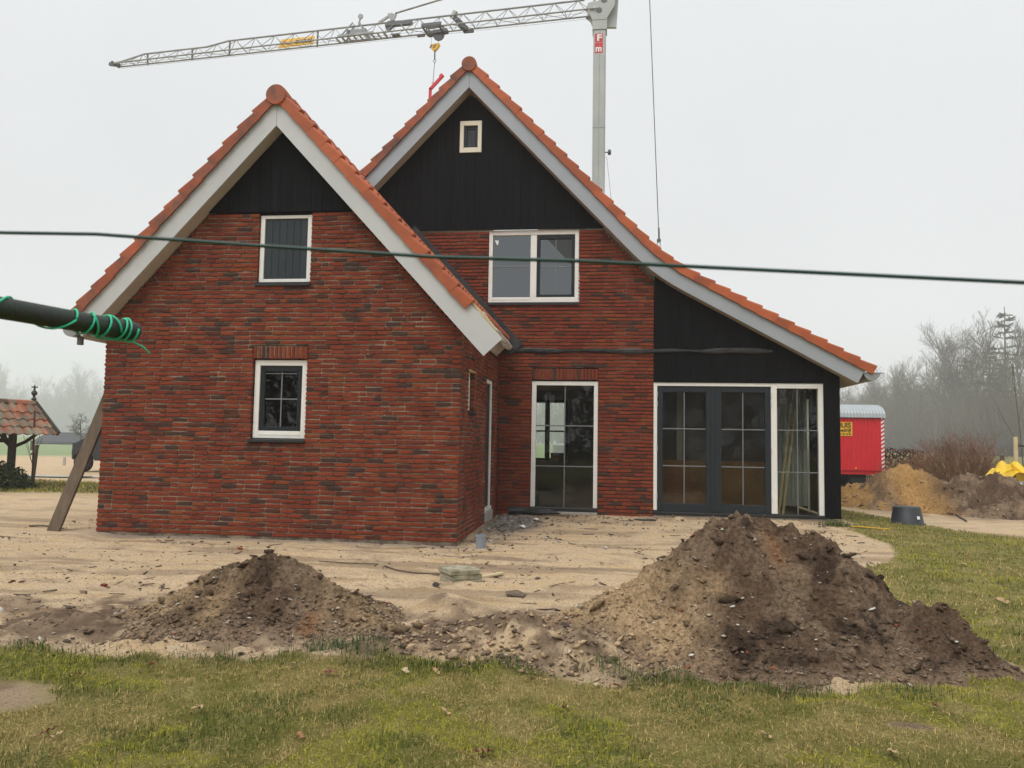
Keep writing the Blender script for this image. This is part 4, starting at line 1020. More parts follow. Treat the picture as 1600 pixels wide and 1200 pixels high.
# taller tufts along the broken edge
for cx, cy, n, hh, tone in ((-1.62, 4.75, 900, .11, (.05, .085, .04)), (-1.45, 4.66, 500, .08, (.05, .09, .03)), (-2.2, 4.40, 800, .075, (.05, .08, .016)), (-3.35, 4.42, 700, .08, (.05, .085, .016)), (-.95, 4.50, 900, .07, (.045, .075, .016)), (-1.25, 4.52, 700, .06, (.045, .075, .016)),
                            (-.62, 4.52, 700, .07, (.04, .07, .015)), (.0, 4.62, 350, .13, (.07, .105, .03)), (.28, 4.5, 900, .085, (.05, .085, .016)), (.42, 4.5, 500, .06, (.06, .09, .02)), (.98, 4.42, 800, .075, (.05, .085, .016)), (.8, 4.4, 600, .06, (.05, .08, .018)), (1.55, 4.5, 600, .06, (.055, .085, .018)), (-2.75, 4.3, 600, .06, (.05, .08, .016)),
                            (-3.0, 4.45, 300, .06, (.05, .08, .016)), (3.5, 12.9, 350, .16, (.05, .085, .02)), (3.62, 13.05, 250, .10, (.05, .085, .02))):
    x = gr.normal(cx, .13, n); y = gr.normal(cy, .06, n)
    kk = gr.uniform(0, 1, n) < (.6 if cy < 6 else 1); x, y = x[kk], y[kk]; n = len(x)
    tc_ = np.where(gr.uniform(0, 1, (n, 1)) < .3, np.array((.30, .24, .11)), np.array(tone)*1.25)
    put_grass(x, y, gr.uniform(.3, .9, n)*hh, gr.uniform(.0025, .005, n)*(1 if cy < 6 else 2), tc_*gr.uniform(.6, 1.4, (n, 1)), .9)
tag(link('grass', np_mesh('grass', np.concatenate(VV), np.concatenate(FF), 'leafcol', np.concatenate(CC))), 'short patchy winter grass of the front and right lawn', kind='stuff')

# crumbs of soil, twigs and grit on the sand
r_ = np.random.default_rng(5); n = 15000
x = r_.uniform(-8, 4.2, n); y = 4.5+r_.uniform(0, 1, n)**1.5*9.2
k = (sdf(x, y, LAWN) < -.02) & ~((x > -6.95) & (x < -1.85) & (y > 9.95)) & (fbm(x*1.1, y*1.6, 4, 611)+.75*np.exp(-((y-5.1)/.6)**2)+.35*np.exp(-((x+1.4)/.6)**2-((y-12)/1.6)**2)+.25*(y > 12.6) > r_.uniform(.35, .85, n))
x, y = x[k], y[k]; n = len(x); pal = np.array([(.10, .07, .05), (.06, .042, .03), (.16, .11, .075), (.20, .14, .09), (.5, .46, .4), (.13, .09, .06), (.26, .07, .04)])
w = r_.choice(len(pal), n, p=[.26, .22, .18, .14, .07, .1, .03]); sz = np.clip(r_.lognormal(-5.0, .6, n), .0035, .03)*np.where(y > 9, 1.4, 1)
P = np.stack([x, y, ground_h(x, y)+sz*.25], -1); V, F_, cc = clods(P, pal[w], sz, 6, .5)
tag(link('soil_crumbs', np_mesh('soil_crumbs', V, F_, 'stone', cc)), 'dark crumbs of soil and grit strewn over the sand', kind='stuff')
n = 1300; x = r_.normal(-1.45, .35, n); y = r_.uniform(10.2, 13.5, n); k = (x > -1.88) & (x < -1.88+.35+.22*(y-10)); x, y = x[k], y[k]; n = len(x)
pal = np.array([(.22, .20, .18), (.35, .33, .3), (.12, .10, .085), (.5, .48, .45), (.2, .14, .1)]); sz = np.clip(r_.lognormal(-4.75, .55, n), .005, .035)
V, F_, cc = clods(np.stack([x, y, ground_h(x, y)+sz*.2], -1), pal[r_.integers(0, 5, n)], sz, 8, .55)
tag(link('mortar_rubble', np_mesh('mortar_rubble', V, F_, 'stone', cc)), 'grey mortar rubble in the corner of the two walls', kind='stuff')

n = 1300; x = r_.uniform(-1.75, .5, n); y = r_.normal(5.0, .34, n); k = (sdf(x, y, LAWN) < .03) & (fbm(x*2, y*3, 4, 651) > .44); x, y = x[k], y[k]; n = len(x)
pal = np.array([(.44, .32, .19), (.38, .27, .16), (.20, .14, .09), (.30, .21, .13), (.11, .075, .05)]); sz = np.clip(r_.lognormal(-4.35, .5, n), .006, .04)
V, F_, cc = clods(np.stack([x, y, ground_h(x, y)+sz*.25], -1), pal[r_.integers(0, 5, n)], sz, 18, .65); tag(link('sand_lumps', np_mesh('sand_lumps', V, F_, 'stone', cc)), 'broken lumps of sand and soil churned up between the two heaps', kind='stuff')
vs = []; fs = []; cl = []
for i in range(420):
    x = r_.uniform(-8, 4); y = r_.uniform(5.0, 13.4)
    if sdf(np.array([x]), np.array([y]), LAWN)[0] > -.05 or (-6.95 < x < -1.85 and y > 9.9) or vnoise(np.array([x*1.1]), np.array([y*1.3]), 5)[0] < .42: continue
    L = r_.uniform(.02, .085)*(1.3 if y > 9 else 1); a = r_.uniform(0, 6.28); w = r_.uniform(.003, .012); z = gz(x, y)+.006; dx, dy = math.cos(a)*L, math.sin(a)*L; px, py = -math.sin(a)*w, math.cos(a)*w; o = len(vs); h_ = w*.8; t_ = r_.normal(0, .008)
    vs += [(x-dx-px, y-dy-py, z-t_), (x+dx-px, y+dy-py, z+t_), (x+dx+px, y+dy+py, z+t_), (x-dx+px, y-dy+py, z-t_), (x-dx, y-dy, z+h_-t_), (x+dx*.9, y+dy*.9, z+h_+t_)]
    fs += [(o, o+1, o+5, o+4), (o+3, o+4, o+5, o+2)]; c = np.array([(.07, .05, .035), (.12, .085, .055), (.05, .04, .03), (.30, .22, .13)][r_.integers(0, 4)])*r_.uniform(.7, 1.3); cl += [c]*6
tag(link('wood_chips', np_mesh('wood_chips', np.array(vs), np.array(fs), 'stone', np.array(cl))), 'dark chips and bits of stick scattered on the sand', kind='stuff')

# fallen oak leaves
def leaf_mesh(seed, colr):
    r = random.Random(seed); mb = MB(); L = .045; pts = []
    for i in range(9):
        t = i/8; w = .016*math.sin(math.pi*min(1, t*.95+.04))*(1+.35*(-1)**i); zc = .012*math.sin(t*3+r.random()*2)
        pts.append(((t-.5)*2*L, w, zc+.010*r.random(), -w*.9, zc+.010*r.random(), zc))
    for i in range(8):
        a, b = pts[i], pts[i+1]
        mb.add([(a[0], a[1], a[2]), (b[0], b[1], b[2]), (b[0], 0, b[5]), (a[0], 0, a[5]), (a[0], a[3], a[4]), (b[0], b[3], b[4])], [(0, 1, 2, 3), (3, 2, 5, 4)])
    key = 'leaf%d' % seed; MT[key] = mat('leaf_brown', colr, .7); return mb.mesh('fallen_leaf', key)
LM = [leaf_mesh(1, (.30, .15, .06)), leaf_mesh(2, (.40, .27, .14)), leaf_mesh(3, (.22, .10, .045)), leaf_mesh(4, (.46, .36, .22))]
lr = random.Random(12)
spots = [(-1.72, 4.30), (-1.5, 4.28), (-2.75, 3.95), (-2.3, 3.18), (-2.36, 3.2), (-.93, 4.38), (-1.1, 4.36), (.05, 4.4), (.15, 4.36), (.3, 4.34), (-.05, 4.28), (-.4, 4.33), (-1.9, 3.6), (-.75, 3.75), (.5, 3.2), (.42, 3.15), (-.2, 3.9), (1.2, 3.6), (.9, 4.25), (-2.5, 4.2), (1.62, 4.25), (2.2, 4.4), (2.5, 4.3), (2.6, 5.2), (-1.3, 3.35), (.7, 3.7), (-.5, 3.3), (1.9, 3.9), (3.3, 7.2), (3.6, 6.6), (4.2, 8.0), (4.6, 7.4), (3.9, 9.4), (4.9, 9.0)]
for i, (x, y) in enumerate(spots):
    o = link('fallen_leaf', LM[lr.randrange(4)], None, (x, y, gz(x, y)+.022)); o.rotation_euler = (lr.gauss(0, .3), lr.gauss(0, .3), lr.uniform(0, 6.28)); s = lr.uniform(.65, 1.1)*(1 if y < 6 else 1.5); o.scale = (s, s, s)
    tag(o, 'curled dry brown oak leaf lying on the lawn', 'leaf', 'fallen oak leaves on the lawn')

# ================================================================== SMALL THINGS ON THE PLOT
def slab(label, x, y, z, rz, s=.295, h=.045, sh=0):
    r = random.Random(int(rz*1000)); bm = bmesh.new(); bmesh.ops.create_cube(bm, size=1)
    for v in bm.verts: v.co = Vector((v.co.x*s, v.co.y*s, v.co.z*h))
    bmesh.ops.bevel(bm, geom=list(bm.edges), offset=.005, segments=1, affect='EDGES'); bmesh.ops.subdivide_edges(bm, edges=list(bm.edges), cuts=2, use_grid_fill=True)
    for v in bm.verts: v.co += Vector((r.gauss(0, .0012), r.gauss(0, .0012), r.gauss(0, .001)))
    me = bpy.data.meshes.new('paving_slab'); bm.to_mesh(me); bm.free(); me.materials.append(MT['slab'])
    o = link('paving_slab', me, None, (x, y, z+h/2)); o.rotation_euler = (0, 0, rz); tag(o, label, 'paving slab', 'stacked paving slabs')
g0 = gz(-1.36, 7.35)
slab('bottom grey paving slab of the small stack on the sand', -1.345, 7.33, g0-.01, .62); slab('middle grey paving slab of the small stack on the sand', -1.35, 7.34, g0+.036, .66); slab('top mossy paving slab of the small stack on the sand', -1.365, 7.33, g0+.083, .60)
mb = MB().beam((-1.22, 7.50, g0+.012), (-1.02, 7.78, g0+.02), .05, .018); tag(mb.build('wood_offcut', 'pale_wood'), 'thin pale board end lying beside the paving slabs', 'board')
mb = MB(); z0 = gz(-.77, 6.75); mb.prism([(-.86, 6.80, z0+.02), (-.84, 6.72, z0+.012), (-.70, 6.70, z0+.005), (-.68, 6.78, z0+.005), (-.76, 6.83, z0+.03)], (0, 0, .012)); tag(mb.build('slate_piece', 'old_wood'), 'dark broken flake lying on the sand right of the slabs', 'debris')
mb = MB(); z0 = gz(-1.5, 7.0); mb.prism([(-1.55, 7.03, z0+.005), (-1.49, 6.95, z0+.005), (-1.47, 6.97, z0+.02), (-1.53, 7.06, z0+.02)], (0, 0, .012)); tag(mb.build('slate_piece', 'iron'), 'small dark flake at the left foot of the slab stack', 'debris')
# grey drain pipe end
mb = MB(); x0, y0 = -1.56, 9.82; z0 = gz(x0, y0); prof = []
mb.lathe([(.058, -.05), (.066, .14), (.070, .145), (.070, .17), (.064, .17), (.055, .02)], (x0, y0, z0), 20); o = mb.build('drain_pipe', 'pvc', smooth=False); tag(o, 'short grey plastic drain pipe standing at the corner of the wing', 'pipe')
# black membrane roll by the tall window
mb = MB(); pts = []; rs = []
for i in range(15):
    t = i/14; x = -1.66+t*.88; y = 13.30-.05*t+.02*math.sin(t*7); pts.append((x, y, gz(x, y)+.06-.02*t+.008*math.sin(t*9))); rs.append(max(.008, .075*(1-.25*t)*(1-max(0, t-.8)*4)+.006*math.sin(t*11)))
mb.tube(pts, rs, 10); o = mb.build('membrane_roll', 'membrane'); o.scale = (1, 1, 1); tag(o, 'black plastic membrane rolled up below the tall window', 'membrane')
# brick bits
for x, y, s, lb in ((-4.27, 6.38, .4, 'red brick fragment on the open sand at left'), (-4.2, 8.75, .45, 'small red brick crumb near the brick wing'), (-1.98, 5.0, .4, 'broken red brick piece at the foot of the smaller heap'), (-7.0, 10.9, .9, 'red brick lying on the sand beside the leaning plank'), (-5.2, 6.5, .25, 'tiny red brick chip at the far left of the sand')):
    mb = MB(); mb.add(*brick_shape(.10*s+.02, .05*s, .06*s, random.Random(int(x*100)), .006)); o = mb.build('brick_fragment', 'brick', None, False, (x, y, gz(x, y)+.022*s)); o.rotation_euler = (.2, .1, x*3); tag(o, lb, 'brick')
# twigs and cables
def cable(name, pts, r, m, label, cat, n=5):
    P = [Vector((x, y, gz(x, y)+z)) for x, y, z in pts]; Q = []
    for i in range(len(P)-1):
        p0, p1, p2, p3 = P[max(i-1, 0)], P[i], P[i+1], P[min(i+2, len(P)-1)]
        for k in range(4):
            t = k/4; Q.append(.5*((2*p1)+(p2-p0)*t+(2*p0-5*p1+4*p2-p3)*t*t+(3*p1-p0-3*p2+p3)*t**3))
    Q.append(P[-1]); mb = MB().tube(Q, r, n); tag(mb.build(name, m, None, True), label, cat)
cable('twig', [(-2.25, 7.95, .01), (-2.05, 7.75, .014), (-1.85, 7.68, .01), (-1.6, 7.62, .012)], .007, 'old_wood', 'long dry twig on the sand left of the slabs', 'twig')
cable('twig', [(-3.0, 8.1, .01), (-2.7, 8.0, .012), (-2.35, 8.05, .01)], .006, 'old_wood', 'short dry twig on the sand behind the smaller heap', 'twig')
cable('twig', [(-8.05, 10.3, .01), (-7.8, 10.25, .03), (-7.55, 10.2, .01)], .014, 'old_wood', 'dark curved twig at the foot of the leaning plank', 'twig')
cable('cable_loop', [(.45, 12.95, .01), (.6, 12.85, .012), (.75, 12.88, .012), (.72, 12.97, .012), (.55, 13.0, .012), (.42, 13.03, .01)], .012, 'iron', 'black cable loop lying in front of the brick pier', 'cable')
mb = MB(); z0 = gz(.95, 13.05); vs = [(.86+.03*i, 13.03+.02*math.sin(i*2), z0+.01+.018*abs(math.sin(i*1.7))) for i in range(7)]
mb.add(vs+[(x, y+.05, z-.008) for x, y, z in vs], [(i, i+1, i+8, i+7) for i in range(6)]); tag(mb.build('plastic_scrap', 'underlay'), 'crumpled white plastic scrap in front of the french doors', 'scrap')
for x, y, lb in ((-1.10, 12.45, 'white plaster lump nearest the rolled membrane'), (-1.22, 11.6, 'white plaster lump on the grey rubble in the corner')):
    V, F_, cc = clods(np.array([[x, y, gz(x, y)+.03]]), np.array([[.7, .68, .62]]), np.array([.055]), 3); o = link('plaster_lump', np_mesh('plaster_lump', V, F_, 'stone', cc)); tag(o, lb, 'lump')
mb = MB(); mb.box(-1.02, -.62, 13.18, 13.28, gz(-.8, 13.2)-.01, gz(-.8, 13.2)+.03); tag(mb.build('wood_offcut', 'old_wood'), 'brown wood offcut lying against the black membrane roll', 'board')

# black mortar tub upside down
tx, ty = 5.06, 14.3; tz = gz(tx, ty)
tub = MB().lathe([(.285, 0), (.285, .02), (.262, .024), (.215, .27), (.205, .288), (.19, .296), (.0, .298)], (tx, ty, tz), 28).build('mortar_tub', 'tub', None, True)
tag(tub, 'black plastic mortar tub upside down on the sand', 'tub'); mb = MB().add([(tx+.075, ty-.2515, tz+.10), (tx+.125, ty-.2355, tz+.10), (tx+.122, ty-.228, tz+.15), (tx+.072, ty-.2425, tz+.15)], [(0, 1, 2, 3)]); mb.build('sticker', 'white_paint', tub)
# boards and poles lying at the right
def lying(name, a, b, w, h, m, label, cat='board', za=.02, zb=.02):
    mb = MB().beam((a[0], a[1], gz(*a)+za), (b[0], b[1], gz(*b)+zb), w, h); tag(mb.build(name, m), label, cat)
lying('board', (5.4, 20.5), (6.45, 20.0), .16, .04, 'grey_wood', 'dark board lying on the sand next to the house corner')
lying('board', (5.0, 18.9), (5.9, 18.8), .14, .035, 'old_wood', 'second dark board lying nearer to the house corner')
lying('pole', (6.45, 20.3), (7.05, 17.0), .05, .05, 'grey_wood', 'long grey pole resting against the far soil heap', 'pole', .35, .25)
lying('pole', (6.9, 17.0), (6.35, 15.1), .022, .022, 'iron', 'thin dark rod lying on the sand right of the tub', 'rod')
lying('strip', (3.72, 12.85), (4.25, 12.75), .03, .012, 'sign_yellow', 'yellow plastic strip lying in the grass by the house corner', 'strip')
# plank leaning on the wing
mb = MB(); a = Vector((-7.46, 9.98, -.06)); b = Vector((-6.80, 10.40, 2.42)); mb.beam(a, b, .165, .045, (0, 1, 0)); tag(mb.build('leaning_plank', 'old_wood'), 'weathered brown plank leaning against the left end of the brick wing', 'plank')

# ================================================================== RIGHT BACKGROUND
def text_mesh(s, size, m, name='lettering', bold=.0):
    cu = bpy.data.curves.new(name, 'FONT'); cu.body = s; cu.size = size; cu.align_x = 'RIGHT'; cu.extrude = .004; cu.offset = bold; cu.resolution_u = 3
    o = bpy.data.objects.new(name, cu); col.objects.link(o); bpy.context.view_layer.update()
    me = bpy.data.meshes.new_from_object(o.evaluated_get(bpy.context.evaluated_depsgraph_get())); bpy.data.objects.remove(o); me.materials.clear(); me.materials.append(MT[m]); return me
wag = tag(empty('site_wagon', (6.2, 27, .1)), 'red construction wagon with grey corrugated barrel roof beside the hedge', 'wagon')
wag_o = Vector((6.2, 27, .1))
def W(mb, name, m, parent=wag, smooth=False):
    mb.v = [tuple(Vector(v)-wag_o) for v in mb.v]; return mb.build(name, m, parent, smooth)
WX0, WX1, WY0, WY1 = 3.6, 8.80, 27.0, 29.2
mb = MB(); vs = []; fs = []; n = int((WX1-WX0)/.02)
for i in range(n+1):
    x = WX0+i*.02; d = .009*(1 if (i//2) % 2 else -1)
    vs += [(x, WY0+d, .55), (x, WY0+d, 2.30)]
for i in range(n): fs.append((2*i, 2*i+2, 2*i+3, 2*i+1))
mb.add(vs, fs); mb.box(WX0, WX1, WY0+.02, WY1, .55, 2.30); body = W(mb, 'body', 'wagon_red')
mb = MB(); vs = []; fs = []; n = int((WX1+.14-WX0)/.025); K = 15
for i in range(n+1):
    x = WX0+i*.025; rr = .014*math.sin(i*math.pi/2)
    for k in range(K):
        t = math.pi*k/(K-1); y = (WY0+WY1)/2-(1.18+rr)*math.cos(t); z = 2.27+(.46+rr)*math.sin(t)**.8 if 0 < t < math.pi else 2.27
        vs.append((x, y, z))
for i in range(n):
    for k in range(K-1): fs.append((i*K+k, (i+1)*K+k, (i+1)*K+k+1, i*K+k+1))
mb.add(vs, fs); W(mb, 'roof', 'wagon_roof')
mb = MB().box(WX0, WX1+.05, WY0-.04, WY0-.015, 2.255, 2.30); W(mb, 'roof_trim', 'steel_dark')
mb = MB().use('white_paint').box(WX1, WX1+.10, WY0-.015, WY0+.03, .55, 2.25); mb.use('red_paint')
for k in range(13):
    z = .57+k*.131; mb.prism([(WX1, WY0-.019, z), (WX1+.10, WY0-.019, z+.06), (WX1+.10, WY0-.019, z+.12), (WX1, WY0-.019, z+.06)], (0, .003, 0))
W(mb, 'striped_edge', None)
mb = MB().box(WX0, WX1+.1, WY0+.05, WY1-.05, .42, .548); W(mb, 'chassis', 'red_paint')
for x in (4.6, 8.1):
    for y in (WY0+.15, WY1-.35):
        mb = MB().lathe([(.05, 0), (.26, .0), (.28, .03), (.28, .15), (.26, .18), (.05, .18)], (x, y, .28), 18, 'y'); W(mb, 'wheel', 'tyre')
mb = MB().beam((8.9, 28.1, .5), (9.9, 28.0, .62), .08, .08); W(mb, 'tow_bar', 'red_paint')
mb = MB().box(6.45, 7.905, WY0-.022, WY0-.010, 1.665, 2.115); sg = W(mb, 'sign', 'sign_yellow')
for s_, size, z, b in (('OPHUIS', .215, 1.94, .006), ('bouwbedrijf', .155, 1.80, .004), ('0  57 14 46', .075, 1.70, .003)):
    o = link('lettering', text_mesh(s_, size, 'sign_black', bold=b), sg); o.location = (7.86-wag_o.x, WY0-.024-wag_o.y, z-wag_o.z); o.rotation_euler = (R(90), 0, 0)
mb = MB().lathe([(.03, 0), (.03, .02)], (8.0, WY0-.03, .62), 8, 'y'); W(mb, 'marker_lamp', 'sign_yellow')
mb = MB().lathe([(.025, 0), (.025, .05)], (8.62, WY0-.06, 2.2), 8, 'y'); W(mb, 'marker_lamp', 'red_paint')

def leaf_cloud(P, size, colr, r, flat=1.0):
    """one small bent quad per point"""
    n = len(P); d = r.normal(0, 1, (n, 3)); d /= np.linalg.norm(d, axis=1)[:, None]; e = r.normal(0, 1, (n, 3)); e -= d*(e*d).sum(1)[:, None]; e /= np.linalg.norm(e, axis=1)[:, None]
    s = size[:, None]; V = np.stack([P-d*s, P+e*s*.55, P+d*s, P-e*s*.55], 1); F_ = (np.array([(0, 1, 2, 3)])[None]+(np.arange(n)*4)[:, None, None]).reshape(-1, 4)
    return V.reshape(-1, 3), F_, np.repeat(colr, 4, 0)
hr = np.random.default_rng(31)
def hedge(label, x0, x1, y0, y1, z1, n, size, cols_, name='beech_hedge', parts=True):
    P = np.stack([hr.uniform(x0, x1, n), hr.uniform(y0, y1, n), hr.uniform(.02, 1, n)**.8*z1], -1)
    P[:, 2] *= .86+.28*fbm(P[:, 0]*1.6, P[:, 1]*1.6, 3, 3); f = hr.uniform(0, 1, n) < .6; P[f, 1] = y0+np.abs(hr.normal(0, .12, f.sum()))
    c = np.array(cols_)[hr.integers(0, len(cols_), n)]*hr.uniform(.6, 1.3, (n, 1)); V, F_, cc = leaf_cloud(P, hr.uniform(.5, 1.2, n)*size, c, hr)
    root = tag(empty(name, ((x0+x1)/2, (y0+y1)/2, 0)), label, 'hedge'); off_ = np.array([(x0+x1)/2, (y0+y1)/2, 0])
    link('foliage', np_mesh('foliage', V-off_, F_, 'leafcol', cc), root)
    mb = MB()
    for i in range(int((x1-x0)/.25)):
        x = x0+i*.25+random.uniform(-.05, .05); mb.tube([(x-off_[0], random.uniform(-.2, .2), 0), (x-off_[0]+random.uniform(-.1, .1), random.uniform(-.2, .2), z1*.8)], .015, 4)
    mb.build('stems', 'bark', root)
hedge('brown leafed beech hedge behind the red wagon', 3.0, 11.3, 30.0, 31.0, 1.32, 15000, .045, [(.10, .032, .018), (.07, .025, .016), (.14, .05, .025), (.04, .02, .014), (.16, .07, .04)])
def stems(root_pts, n, L, spread, colr, w, r, curve=.35, segs=4):
    b = root_pts[r.integers(0, len(root_pts), n)]; az = r.uniform(0, 6.283, n); tilt = np.abs(r.normal(0, spread, n)); l = r.uniform(.45, 1., n)*L
    V = []; perp = np.stack([-np.sin(az+r.normal(0, 1.5, n)), np.cos(az), r.normal(0, .2, n)], -1)
    for k in range(segs+1):
        t = k/segs; tt = tilt*(1-curve*t)
        p = b+np.stack([np.cos(az)*np.sin(tt), np.sin(az)*np.sin(tt), np.cos(tt)], -1)*(l*t)[:, None]+r.normal(0, .015*L*t, (n, 3))
        ww = (w*(1-.75*t))*.5; V += [p-perp*ww, p+perp*ww]
    V = np.stack(V, 1); F_ = np.array([(2*k, 2*k+1, 2*k+3, 2*k+2) for k in range(segs)]); F_ = (F_[None]+(np.arange(n)*(2*segs+2))[:, None, None]).reshape(-1, 4)
    cc = np.stack([colr(k/segs, n, r) for k in range(segs+1) for _ in (0, 1)], 1); return V.reshape(-1, 3), F_, cc.reshape(-1, 3)
def dog(t, n, r): return (np.array((.10, .08, .05))*(1-t)+np.array((.24, .085, .055))*t)[None]*r.uniform(.6, 1.3, (n, 1))
SHRUBS = ((9.95, 24.0, 85, 1.5, 1.2, 'wide bare shrub with reddish twigs behind the far soil heap'), (8.9, 24.9, 22, .95, .6, 'lower reddish bare shrub left of the wide shrub'))

# yellow tarpaulin in a grey trailer
tr = tag(empty('trailer', (10.2, 20.0, 0)), 'low grey steel trailer at the right edge behind the soil heap', 'trailer')
def T(mb, name, m, parent=tr): mb.v = [(x-10.2, y-20., z) for x, y, z in mb.v]; return mb.build(name, m, parent)
T(MB().box(9.05, 12.2, 20.0, 20.04, .27, .55), 'side_panel', 'zinc'); T(MB().box(9.05, 12.2, 21.6, 21.64, .27, .55), 'side_panel', 'zinc'); T(MB().box(9.01, 9.045, 20.0, 21.64, .27, .55), 'end_panel', 'zinc'); T(MB().box(12.21, 12.25, 20.0, 21.64, .27, .55), 'end_panel', 'zinc')
T(MB().box(9.05, 12.2, 20.045, 21.595, .24, .29), 'floor', 'grey_wood'); T(MB().box(9.0, 12.25, 19.97, 20.0, .53, .57), 'rail', 'steel'); T(MB().beam((9.62, 19.96, .53), (9.55, 19.96, .33), .05, .03), 'latch', 'sign_white')
for x in (10.3, 11.0):
    for y in (19.85, 21.66): T(MB().lathe([(.04, 0), (.22, 0), (.24, .03), (.24, .13), (.04, .15)], (x, y, .24), 16, 'y'), 'wheel', 'tyre')
mb = MB(); n = 26; k = 20; vs = []
for i in range(n):
    for j in range(k):
        u, v = i/(n-1), j/(k-1); x = 8.72+u*1.9; y = 20.05+v*1.3
        pk = 1.05*math.exp(-((u-.33)/.20)**2-((v-.4)/.6)**2)+.45*math.exp(-((u-.85)/.3)**2)
        f = .05*math.sin(u*31+v*9)+.04*math.sin(u*17-v*21+1)
        vs.append((x+.08*math.sin(v*7+u*3), y, .56+.42*pk+f*(.3+pk)))
mb.add(vs, [(i*k+j, (i+1)*k+j, (i+1)*k+j+1, i*k+j+1) for i in range(n-1) for j in range(k-1)])
mb.add([(9.12, 20.1, 1.10), (9.20, 20.12, 1.02), (9.75, 20.3, .62), (9.35, 20.2, .60)], [(0, 1, 2, 3)]); mb.add([(8.72, 20.2, .63), (9.05, 20.1, .86), (9.25, 20.1, .93), (9.22, 20.12, .88), (9.0, 20.1, .79)], [(0, 1, 2, 3, 4)])
mb.v = [(x+.32, y, z-.06) for x, y, z in mb.v]; o = mb.build('tarpaulin', 'tarp'); sol = o.modifiers.new('thick', 'SOLIDIFY'); sol.thickness = .012; tag(o, 'crumpled bright yellow tarpaulin piled on the grey trailer', 'tarpaulin')
# tree stake with strap, young tree, short post
mb = MB().tube([(10.5, 22, -.1), (10.5, 22, 1.64)], .05, 10); st = mb.build('tree_stake', 'pale_wood'); tag(st, 'pale round stake with a dark strap at the right edge', 'stake'); mb = MB().box(10.53, 10.95, 21.98, 22.02, 1.38, 1.43); mb.build('strap', 'iron', st)
mb = MB().tube([(10.3, 22.3, -.1), (10.3, 22.3, 1.15)], .055, 8); tag(mb.build('post', 'grey_wood'), 'short grey wooden post left of the pale stake', 'post')

# ================================================================== LEFT BACKGROUND
# covered well with tiled roof
WR = R(76); wc = Vector((-14.58, 17.2, 0)); well = tag(empty('well_house', wc, WR), 'small open well house with old tiled roof and iron finial at the left edge', 'well')
mb = MB().beam((.55, 0, 0), (.55, 0, 1.45), .13, .13, (0, 1, 0)); mb.build('post', 'well_wood', well); mb = MB().beam((-1.0, 0, 0), (-1.0, 0, 1.45), .13, .13, (0, 1, 0)); mb.build('post', 'well_wood', well)
for a, b in (((.55, 0, .95), (1.05, -.25, 1.33)), ((.55, 0, .95), (.1, -.25, 1.33)), ((-1.0, 0, .95), (-.55, -.2, 1.33)), ((-1, 0, .95), (-1.45, -.2, 1.33)), ((.55, 0, .95), (.60, .55, 1.33))):
    m_ = tuple((a[i]+b[i])/2-(.05 if i == 2 else 0) for i in range(3)); mb = MB().tube([a, m_, b], .045, 6); mb.build('brace', 'well_wood', well)
mb = MB().beam((-1.1, 0, 1.12), (.6, 0, 1.12), .1, .1); mb.build('cross_beam', 'well_wood', well)
mb = MB().beam((-1.5, -.62, 1.36), (1.12, -.62, 1.36), .07, .07); mb.build('wall_plate', 'well_wood', well)
tl = MB()
for i in range(2):
    for k in range(7): tl.v, tl.f, tl.m = tl.v, tl.f, tl.m
tilev = MB(); pr = [(0, 0), (.05, .035), (.10, .03), (.15, 0), (.20, -.012), (.245, .02)]
vs = [(x, 0, z) for x, z in pr]+[(x, -.33, z+.03) for x, z in pr]+[(x, -.33, z+.005) for x, z in pr]
tilev.add(vs, [(i, i+1, i+7, i+6) for i in range(5)]+[(6+i, 7+i, 13+i, 12+i) for i in range(5)]); tme = tilev.mesh('roof_tile', 'old_tile')
tr_ = random.Random(4)
for side in (0, 1):
    for r0 in range(4):
        for k in range(11):
            o = link('roof_tile', tme, well); sl = math.atan2(.70, .72); d = r0*.255
            x = -1.55+k*.235; y = -.06-d*math.cos(sl); z = 2.02-d*math.sin(sl)
            if side == 0: o.location = (x, y, z); o.rotation_euler = (sl, tr_.gauss(0, .02), tr_.gauss(0, .02))
            else: o.location = (x+.24, -y, z); o.rotation_euler = (sl, tr_.gauss(0, .02), math.pi+tr_.gauss(0, .02))
for k in range(7):
    mb = MB().tube([(-1.55+k*.375, 0, 2.03), (-1.16+k*.375, 0, 2.04)], [.10, .085], 8); mb.build('ridge_tile', 'old_tile', well)
for s in (-1, 1):
    mb = MB().beam((1.08, 0, 2.08), (1.10, s*.86, 1.30), .05, .12, (0, 0, 1)); mb.build('verge_board', 'well_wood', well)
mb = MB().lathe([(.05, 2.05), (.035, 2.12), (.07, 2.16), (.03, 2.20), (.03, 2.24), (.055, 2.27), (.075, 2.31), (.055, 2.35), (.025, 2.38), (.02, 2.46), (.012, 2.52)], (1.05, 0, 0), 10); mb.box(.975, 1.125, -.02, .02, 2.445, 2.475); mb.build('finial', 'iron', well)
